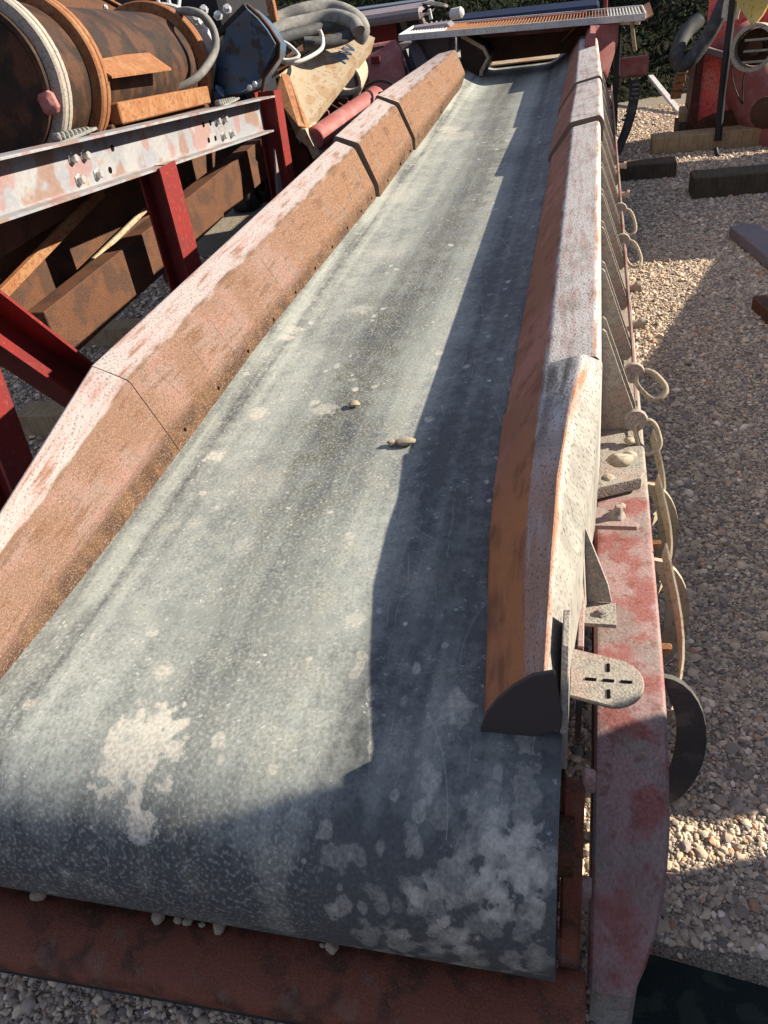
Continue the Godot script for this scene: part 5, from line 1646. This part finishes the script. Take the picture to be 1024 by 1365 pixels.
		tag(put(mb, "hose" if q[1] > 0.02 else "cable", [M.hose, M.hose, M.rubber, M.white, M.white][hn], null, 60.0), q[2], "hose" if q[1] > 0.02 else "cable", "hoses and cables heaped on the tan chute")
		hn += 1

	# wheel in the shade under the frame
	c = thing("spare_wheel", Vector3(-3.200, -0.107, -7.147), "black tyre with a steel hub in the shade under the red frame", "wheel")
	mb = Mb.new()
	var wc := Vector3(-3.100, 0.151, -7.056)
	mb.lathe(wc, Vector3(1, 0, 0.15), [Vector2(0.16, 0.0), Vector2(0.27, -0.01), Vector2(0.30, 0.03), Vector2(0.31, 0.1), Vector2(0.30, 0.17), Vector2(0.27, 0.2), Vector2(0.16, 0.2)], 32)
	put(mb, "tyre", M.black, c)
	mb = Mb.new()
	mb.lathe(wc, Vector3(1, 0, 0.15), [Vector2(0.05, 0.1), Vector2(0.05, 0.2), Vector2(0.08, 0.2), Vector2(0.10, 0.16), Vector2(0.165, 0.16), Vector2(0.165, 0.1)], 24)
	put(mb, "hub", M.drum, c)

	# timbers on the ground
	var tn := 0
	for q in [[Vector3(-2.55, 0.06, -4.05), Vector3(1.0, 0.12, 0.14), 0.06, "pale timber baulk on the ground under the red frame, farther of the two"], [Vector3(-2.3, 0.065, -2.98), Vector3(0.95, 0.13, 0.16), 0.04, "pale timber baulk on the ground under the red brace, nearer of the two"]]:
		mb = Mb.new()
		mb.box(q[0], q[1], Basis.from_euler(Vector3(0, q[2], 0)), 0.006)
		tag(put(mb, "timber", M.timber), q[3], "timber", "timbers lying on the gravel")
		tn += 1

	# pink and red scrap between chute and conveyor
	c = thing("pink_cylinder", Vector3(-1.55, 0.5, -6.0), "faded pink steel cylinder lying behind the left skirt", "cylinder")
	mb = Mb.new()
	var p0 := Vector3(-1.821, 0.785, -5.500)
	var p1 := Vector3(-1.572, 0.874, -6.400)
	mb.lathe(p0, p1 - p0, [Vector2(0.02, 0), Vector2(0.065, 0), Vector2(0.075, 0.015), Vector2(0.075, p0.distance_to(p1) - 0.02), Vector2(0.065, p0.distance_to(p1)), Vector2(0.02, p0.distance_to(p1))], 28)
	put(mb, "cylinder_body", M.pink, c)
	mb = Mb.new()
	mb.tube([Vector3(-1.643, 0.955, -6.350), Vector3(-1.523, 0.985, -6.300), Vector3(-1.418, 0.963, -6.250), Vector3(-1.401, 0.930, -6.200), Vector3(-1.510, 0.916, -6.200)], 0.012, 8, true, -1.0, 5)
	put(mb, "hose", M.black, c)
	mb = Mb.new()
	mb.bar(Vector3(-1.6, 0.0, -5.9), Vector3(-1.6, 0.82, -5.9), 0.25, 0.2, Vector3(0, 0, 1))
	put(mb, "stand", M.red_faded, c)

	c = thing("tan_pipe", Vector3(-1.75, 0.6, -6.4), "short tan pipe end with open mouth under the tan chute", "pipe")
	mb = Mb.new()
	mb.lathe(Vector3(-1.806, 0.993, -6.300), Vector3(-0.1, 0.1, -1), [Vector2(0.13, 0.0), Vector2(0.145, 0.0), Vector2(0.15, 0.02), Vector2(0.15, 0.4), Vector2(0.13, 0.4)], 32)
	put(mb, "pipe_wall", M.cream, c)
	mb = Mb.new()
	mb.bar(Vector3(-1.85, 0.0, -6.35), Vector3(-1.85, 0.9, -6.35), 0.16, 0.16, Vector3(0, 0, 1))
	put(mb, "stand", M.rust, c)

	c = thing("pink_bracket_frame", Vector3(-1.85, 0.3, -5.9), "pink flame-cut bracket plates standing under the tan chute", "bracket frame")
	for q in [[415, 205, 432, 160, M.pink], [432, 205, 446, 158, M.red_faded], [440, 170, 462, 150, M.pink], [425, 150, 440, 130, M.drum]]:
		mb = Mb.new()
		var u0 := Vector3(-2.0 + 0.0075 * (q[0] - 415), 0.35, -6.1 - 0.004 * (q[0] - 415))
		mb.plate([u0, u0 + Vector3(0.1, 0, 0), u0 + Vector3(0.12, 0.5, 0), u0 + Vector3(0.06, 0.54, 0), u0 + Vector3(0.02, 0.5, 0)], Vector3(0, 0, -0.02), 0.002)
		put(mb, "bracket_plate", q[4], c)
	mb = Mb.new()
	mb.bar(Vector3(-2.2, 0.3, -6.15), Vector3(-1.5, 0.3, -6.4), 0.1, 0.6)
	put(mb, "base_beam", M.red_faded, c)

	c = thing("red_hopper", Vector3(-1.8, 0.0, -7.5), "faded red steel hopper panel with a latch, standing behind the left skirt", "hopper")
	mb = Mb.new()
	mb.plate([Vector3(-1.978, 0.940, -7.400), Vector3(-1.943, 1.111, -7.500), Vector3(-1.646, 1.118, -7.550), Vector3(-1.591, 1.057, -7.500), Vector3(-1.545, 0.823, -7.400), Vector3(-1.778, 0.763, -7.300), Vector3(-1.951, 0.820, -7.300)], Vector3(0, 0, -0.06), 0.01)
	var hp := put(mb, "front_panel", M.pink, c)
	mb = Mb.new()
	mb.plate([Vector3(-1.943, 0.956, -7.380), Vector3(-1.921, 1.088, -7.480), Vector3(-1.735, 1.097, -7.520), Vector3(-1.738, 0.857, -7.450), Vector3(-1.933, 0.853, -7.300)], Vector3(0.0, 0.0, 0.012), 0.002)
	put(mb, "door", M.red_faded, hp)
	mb = Mb.new()
	mb.box(Vector3(-1.794, 1.006, -7.400), Vector3(0.08, 0.06, 0.02), Basis.IDENTITY, 0.005)
	put(mb, "latch", M.red_paint, hp)
	mb = Mb.new()
	mb.box(Vector3(-1.82, 0.45, -7.95), Vector3(0.5, 0.9, 0.7), Basis.IDENTITY, 0.03)
	put(mb, "hopper_body", M.red_faded, c)
	mb = Mb.new()
	mb.plate([Vector3(-1.585, 1.050, -7.600), Vector3(-1.482, 1.072, -7.700), Vector3(-1.347, 0.805, -7.700), Vector3(-1.439, 0.652, -7.600), Vector3(-1.547, 0.796, -7.500)], Vector3(0, 0, -0.3), 0.01)
	put(mb, "grey_side_panel", M.mauve, c)
	mb = Mb.new()
	mb.bar(Vector3(-1.536, 1.051, -7.450), Vector3(-1.455, 0.802, -7.400), 0.05, 0.05)
	put(mb, "black_rail", M.black, c)
	mb = Mb.new()
	mb.box(Vector3(-1.386, 0.917, -8.000), Vector3(0.36, 0.5, 0.3), Basis.IDENTITY, 0.03)
	put(mb, "motor_box", M.mauve, c)

	# parked cab behind
	c = thing("parked_cab", Vector3(-2.0, 0.0, -9.8), "old machine cab with mauve roof, red door and dark windows in the background", "cab")
	mb = Mb.new()
	mb.box(Vector3(-2.1, 0.45, -10.0), Vector3(1.25, 0.9, 0.9), Basis.IDENTITY, 0.05)
	put(mb, "lower_body", M.mauve, c)
	mb = Mb.new()
	mb.bar(Vector3(-2.733, 1.181, -9.400), Vector3(-1.653, 1.195, -9.400), 0.9, 0.10, Vector3.UP, 0.03)
	put(mb, "roof", M.mauve, c)
	mb = Mb.new()
	mb.plate([Vector3(-2.318, 1.131, -9.450), Vector3(-2.030, 1.133, -9.450), Vector3(-2.025, 0.906, -9.450), Vector3(-2.333, 0.910, -9.450)], Vector3(0, 0, -0.05), 0.006)
	put(mb, "door", M.red_paint, c)
	mb = Mb.new()
	mb.plate([Vector3(-2.004, 1.150, -9.450), Vector3(-1.954, 1.158, -9.450), Vector3(-1.879, 0.960, -9.450), Vector3(-1.930, 0.937, -9.450)], Vector3(0, 0, -0.06), 0.004)
	put(mb, "pillar", M.mauve, c)
	mb = Mb.new()
	mb.plate([Vector3(-2.032, 1.135, -9.500), Vector3(-1.982, 1.143, -9.500), Vector3(-1.941, 0.933, -9.500), Vector3(-2.026, 0.914, -9.500)], Vector3(0, 0, -0.02), 0.0)
	put(mb, "window", M.glass, c)
	mb = Mb.new()
	mb.plate([Vector3(-1.931, 1.165, -9.500), Vector3(-1.768, 1.173, -9.500), Vector3(-1.736, 1.008, -9.500), Vector3(-1.855, 0.965, -9.500)], Vector3(0, 0, -0.02), 0.0)
	put(mb, "window", M.glass, c)
	mb = Mb.new()
	mb.tube([Vector3(-1.942, 1.175, -9.400), Vector3(-1.814, 1.174, -9.400), Vector3(-1.740, 1.112, -9.400), Vector3(-1.718, 1.016, -9.400)], 0.03, 8, true, -1.0, 4)
	put(mb, "pillar", M.mauve, c)
	# loose clutter between cab and walkway
	mb = Mb.new()
	mb.plate([Vector3(-1.704, 1.269, -9.200), Vector3(-1.463, 1.216, -9.200), Vector3(-1.446, 1.233, -9.200), Vector3(-1.588, 1.275, -9.200)], Vector3(0, -0.03, -0.2), 0.004)
	tag(put(mb, "white_sheet", M.white), "white sheet panel lying on top behind the cab roof", "panel")
	c = thing("white_rack", Vector3(-1.6, 0.0, -9.2), "small white ribbed rack standing beside the walkway's left end", "rack")
	for i in 6:
		mb = Mb.new()
		mb.bar(Vector3(-1.623, 1.110, -9.000) + Vector3(0.05 * i, 0.0, 0), Vector3(-1.602, 1.018, -9.000) + Vector3(0.05 * i, 0, 0), 0.02, 0.02, Vector3(0, 0, 1))
		put(mb, "rib", M.white, c)
	mb = Mb.new()
	mb.box(Vector3(-1.58, 0.45, -9.15), Vector3(0.4, 0.9, 0.2), Basis.IDENTITY, 0.02)
	put(mb, "stand", M.mauve, c)
	mb = Mb.new()
	mb.bar(Vector3(-1.565, 1.226, -8.900), Vector3(-1.551, 1.137, -8.900), 0.03, 0.03, Vector3(0, 0, 1))
	put(mb, "upright", M.white, c)
	mb = Mb.new()
	mb.lathe(Vector3(-1.378, 1.147, -9.000), Vector3(1, 0.1, 0.2), [Vector2(0.03, 0), Vector2(0.05, 0.02), Vector2(0.05, 0.12), Vector2(0.03, 0.14)], 12)
	put(mb, "lamp", M.white, c)
	# dark blue container
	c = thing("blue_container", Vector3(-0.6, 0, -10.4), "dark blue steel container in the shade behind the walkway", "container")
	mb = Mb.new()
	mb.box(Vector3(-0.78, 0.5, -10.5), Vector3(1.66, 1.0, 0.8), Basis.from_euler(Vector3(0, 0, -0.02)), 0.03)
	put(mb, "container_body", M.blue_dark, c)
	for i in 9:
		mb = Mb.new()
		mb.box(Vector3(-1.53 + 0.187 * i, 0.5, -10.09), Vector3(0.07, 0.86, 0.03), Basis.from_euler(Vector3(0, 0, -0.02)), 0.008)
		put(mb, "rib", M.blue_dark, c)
	mb = Mb.new()
	mb.bar(Vector3(-2.849, 1.224, -10.000), Vector3(-1.727, 1.224, -10.000), 0.4, 0.06)
	tag(put(mb, "roof_sheet", M.steel_grey), "long blue-grey roof sheet lying beyond the cab", "sheet")

# ---------------------------------------------------------------- right side
func build_right():
	var mb := Mb.new()
	var c := thing("red_crusher", Vector3(1.3, 0, -8.5), "faded red steel machine standing on timbers at the right", "machine")
	mb.plate([Vector3(0.899, 0.048, -8.000), Vector3(0.914, 0.728, -8.000), Vector3(1.201, 0.654, -8.000), Vector3(1.666, 0.462, -8.000), Vector3(1.758, -0.087, -8.000)], Vector3(0.05, 0, -0.42), 0.012)
	put(mb, "lower_box", M.pink_red, c)
	mb = Mb.new()
	mb.plate([Vector3(0.959, 0.659, -8.250), Vector3(0.939, 1.271, -8.250), Vector3(1.575, 1.270, -8.250), Vector3(1.718, 0.421, -8.250)], Vector3(0.05, 0, -0.3), 0.012)
	put(mb, "upper_box", M.pink_red, c)
	mb = Mb.new()
	mb.plate([Vector3(0.827, 0.027, -7.950), Vector3(0.865, 0.750, -7.950), Vector3(0.919, 0.745, -7.950), Vector3(0.916, 0.020, -7.950)], Vector3(0, 0, -0.4), 0.006)
	put(mb, "edge_flange", M.red_faded, c)
	mb = Mb.new()
	mb.plate([Vector3(0.783, 0.754, -7.900), Vector3(0.886, 0.787, -7.900), Vector3(0.913, 0.641, -7.900), Vector3(0.886, 0.565, -7.900), Vector3(0.846, 0.714, -7.900)], Vector3(0, 0, -0.05), 0.003)
	put(mb, "hook_plate", M.rust, c)
	mb = Mb.new()
	mb.bar(Vector3(0.908, 0.735, -7.950), Vector3(1.471, 0.544, -7.950), 0.08, 0.05)
	put(mb, "cross_flange", M.mauve, c)
	mb = Mb.new()
	mb.plate([Vector3(0.879, 0.033, -7.900), Vector3(0.885, 0.155, -7.900), Vector3(0.972, 0.208, -7.900), Vector3(1.090, 0.245, -7.900), Vector3(1.331, 0.246, -7.900), Vector3(1.694, 0.190, -7.900), Vector3(1.736, -0.064, -7.900)], Vector3(0, 0, -0.06), 0.004)
	put(mb, "skirt_plate", M.rust, c)
	mb = Mb.new()
	mb.lathe(Vector3(1.716, -0.157, -7.700), Vector3(1.228, 0.649, -8.200) - Vector3(1.716, -0.157, -7.700), [Vector2(0.05, 0), Vector2(0.24, 0), Vector2(0.26, 0.03), Vector2(0.26, 1.1), Vector2(0.22, 1.2), Vector2(0.05, 1.22)], 32)
	put(mb, "cylinder", M.pink, c)
	mb = Mb.new()
	mb.lathe(Vector3(1.383, 0.300, -7.450), Vector3(-0.4, 0.1, 1), [Vector2(0.03, 0), Vector2(0.12, 0), Vector2(0.12, 0.03), Vector2(0.08, 0.04), Vector2(0.08, 0.08), Vector2(0.03, 0.09)], 14)
	put(mb, "hub", M.rust, c)
	mb = Mb.new()
	mb.lathe(Vector3(1.272, 0.759, -7.600), Vector3(-0.35, 0.1, 1), [Vector2(0.135, 0.0), Vector2(0.16, 0.0), Vector2(0.165, 0.03), Vector2(0.165, 0.2), Vector2(0.135, 0.2)], 36)
	var guard := put(mb, "round_guard", M.cream, c)
	for dy in [-0.10, 0.0, 0.10]:
		mb = Mb.new()
		mb.tube([Vector3(1.272, 0.759, -7.600) + Vector3(-0.13, dy * 0.75, 0.19), Vector3(1.272, 0.759, -7.600) + Vector3(0.09, dy * 0.75, 0.24)], 0.009, 6)
		put(mb, "guard_bar", M.cream, guard)
	mb = Mb.new()
	mb.lathe(Vector3(1.276, 0.757, -7.620), Vector3(-0.35, 0.1, 1), [Vector2(0.02, 0.05), Vector2(0.13, 0.05), Vector2(0.13, 0.08), Vector2(0.06, 0.09), Vector2(0.06, 0.14), Vector2(0.02, 0.14)], 18)
	put(mb, "fan", M.rust, guard)
	mb = Mb.new()
	mb.plate([Vector3(1.006, 1.217, -7.700), Vector3(0.992, 0.975, -7.700), Vector3(1.029, 0.945, -7.700), Vector3(1.117, 0.950, -7.700), Vector3(1.149, 1.200, -7.700)], Vector3(0, 0, -0.03), 0.004)
	put(mb, "grey_flap", M.white, c)
	mb = Mb.new()
	mb.plate([Vector3(0.976, 1.229, -7.550), Vector3(1.090, 1.046, -7.550), Vector3(1.207, 0.899, -7.550), Vector3(1.266, 0.977, -7.550), Vector3(1.360, 1.184, -7.550)], Vector3(0.02, 0, -0.025), 0.004)
	put(mb, "yellow_plate", M.yellow, c)
	mb = Mb.new()
	mb.tube([Vector3(1.050, 1.181, -7.800), Vector3(0.997, 1.027, -7.800), Vector3(0.916, 0.848, -7.800), Vector3(0.798, 0.705, -7.750), Vector3(0.720, 0.670, -7.750), Vector3(0.680, 0.718, -7.750), Vector3(0.689, 0.787, -7.800), Vector3(0.748, 0.877, -7.900), Vector3(0.855, 0.952, -8.000)], 0.058, 12, true, -1.0, 6)
	tag(put(mb, "thick_hose", M.rubber, null, 60.0), "thick dark bent hose hanging at the left corner of the red machine", "hose")
	mb = Mb.new()
	mb.tube([Vector3(1.064, 1.186, -7.700), Vector3(1.063, 0.936, -7.700), Vector3(1.055, 0.681, -7.650), Vector3(1.054, 0.407, -7.650), Vector3(1.058, 0.082, -7.600)], 0.03, 10, true, -1.0, 4)
	tag(put(mb, "black_pipe", M.black, null, 60.0), "black pipe running straight down the front of the red machine", "pipe")
	mb = Mb.new()
	mb.tube([Vector3(1.033, 0.046, -7.500), Vector3(1.043, 0.009, -7.450), Vector3(1.064, -0.017, -7.400), Vector3(1.096, -0.037, -7.350)], 0.018, 8, true, -1.0, 4)
	tag(put(mb, "cable_end", M.black, null, 60.0), "short black cable end lying on the gravel before the red machine", "cable")
	mb = Mb.new()
	mb.tube([Vector3(1.156, 0.672, -7.720), Vector3(1.115, 0.614, -7.700), Vector3(1.134, 0.514, -7.700), Vector3(1.189, 0.397, -7.700), Vector3(1.232, 0.337, -7.700), Vector3(1.218, 0.439, -7.700), Vector3(1.215, 0.550, -7.700), Vector3(1.251, 0.641, -7.720)], 0.006, 6, true, -1.0, 5)
	tag(put(mb, "wire_loop", M.black, null, 60.0), "thin dark wire loop hanging on the red machine", "wire")
	c = thing("block_stack", Vector3(0.768, 0.455, -7.800), "stack of small brown blocks hung at the red machine's left edge", "blocks")
	for i in 4:
		mb = Mb.new()
		mb.box(Vector3(0.740, 0.622, -7.800) + Vector3(-0.012 * i, -0.062 * i, 0), Vector3(0.085, 0.056, 0.06), Basis.IDENTITY, 0.006)
		put(mb, "block", M.tan_plate if i < 1 else M.orange, c)
	# timbers
	for q in [
		[Vector3(1.28, 0.075, -6.36), Vector3(1.1, 0.15, 0.22), 0.03, "thick dark timber lying on the gravel at the right edge", M.timber_dark],
		[Vector3(0.36, 0.06, -6.95), Vector3(0.62, 0.12, 0.18), 0.02, "short dark timber on the gravel against the conveyor's side", M.timber_dark],
		[Vector3(1.15, 0.07, -7.75), Vector3(1.25, 0.14, 0.2), 0.03, "long timber under the front edge of the red machine", M.timber],
		[Vector3(0.84, 0.08, -8.15), Vector3(0.16, 0.16, 0.3), 0.05, "square timber block under the left corner of the red machine", M.timber_dark],
		[Vector3(0.84, 0.21, -8.15), Vector3(0.13, 0.09, 0.26), -0.06, "pale wood block on top of the square block under the red machine", M.timber]]:
		mb = Mb.new()
		mb.box(q[0], q[1], Basis.from_euler(Vector3(0, q[2], 0)), 0.008)
		tag(put(mb, "timber", q[4]), q[3], "timber", "timbers lying on the gravel")
	mb = Mb.new()
	mb.bar(Vector3(0.64, 0.22, -10.3), Vector3(0.885, 0.02, -9.25), 0.06, 0.03, Vector3.UP, 0.004)
	tag(put(mb, "white_rod", M.white), "white flat bar leaning from the bank onto the gravel", "bar")
	mb = Mb.new()
	mb.bar(Vector3(0.95, 0.045, -5.35), Vector3(1.16, 0.045, -4.4), 0.16, 0.07, Vector3.UP, 0.006)
	tag(put(mb, "board", M.mauve), "grey board lying on the gravel at the right edge", "board")
	mb = Mb.new()
	mb.bar(Vector3(0.875, 0.04, -4.2), Vector3(1.05, 0.04, -3.4), 0.07, 0.07, Vector3.UP, 0.006)
	tag(put(mb, "rusty_bar", M.rust), "rusty square bar lying on the gravel at the right edge", "bar")
	# unseen box added further right only to cast its shadow into view
	c = thing("added_low_caster", Vector3(2.6, 0, -5.5), "unseen low red box added beyond the right edge to cast shadow", "machine")
	mb = Mb.new()
	mb.plate([Vector3(1.2, 0.12, -1.85), Vector3(2.05, 0.12, -1.8), Vector3(2.3, 0.12, -2.1), Vector3(3.2, 0.12, -3.3), Vector3(3.5, 0.12, -5.5), Vector3(2.5, 0.12, -5.66)], Vector3(0, 0.78, 0), 0.01)
	put(mb, "box_body", M.red_faded, c)
	for q in [Vector3(1.5, 0.06, -2.2), Vector3(2.6, 0.06, -5.4), Vector3(2.5, 0.06, -3.2), Vector3(3.2, 0.06, -5.6)]:
		mb = Mb.new()
		mb.box(q, Vector3(0.2, 0.12, 0.2))
		put(mb, "foot", M.rust, c)
	c = thing("added_tall_caster", Vector3(3.5, 0, -7.05), "tall unseen red box added beyond the right edge to cast shadow, behind the low one", "shadow_caster")  # unseen box, added to cast shadow on the far gravel
	mb = Mb.new()
	mb.box(Vector3(3.7, 1.1, -7.05), Vector3(2.8, 1.6, 1.4), Basis.IDENTITY, 0.02)
	put(mb, "caster_body", M.red_faded, c)
	for q in [Vector3(2.5, 0.15, -6.5), Vector3(4.9, 0.15, -6.5), Vector3(2.5, 0.15, -7.6), Vector3(4.9, 0.15, -7.6)]:
		mb = Mb.new()
		mb.box(q, Vector3(0.14, 0.3, 0.14))
		put(mb, "foot", M.rust, c)
	c = thing("added_near_caster", Vector3(2.4, 0, -0.6), "big unseen box added to cast shadow beside the conveyor's tail, beyond the right edge", "shadow_caster")  # unseen box, added to throw shadow over the belt tail and near gravel
	mb = Mb.new()
	var caster_rings := []
	for q in [[0.05, -1.47], [1.28, -1.55], [1.70, -1.40], [1.77, -1.24], [2.05, -1.42]]:   # waist and rim bent to shape the edge of the cast shadow
		caster_rings.append(PackedVector3Array([Vector3(1.55, q[0], q[1]), Vector3(3.25, q[0], q[1] - 0.58), Vector3(3.25, q[0], 0.7), Vector3(1.55, q[0], 0.7)]))
	mb.loft(caster_rings)
	put(mb, "caster_body", M.red_faded, c)
	for q in [Vector3(1.7, 0.026, -1.1), Vector3(3.1, 0.026, -1.4), Vector3(1.7, 0.026, 0.3), Vector3(3.1, 0.026, 0.3)]:
		mb = Mb.new()
		mb.box(q, Vector3(0.14, 0.05, 0.14))
		put(mb, "foot", M.rust, c)
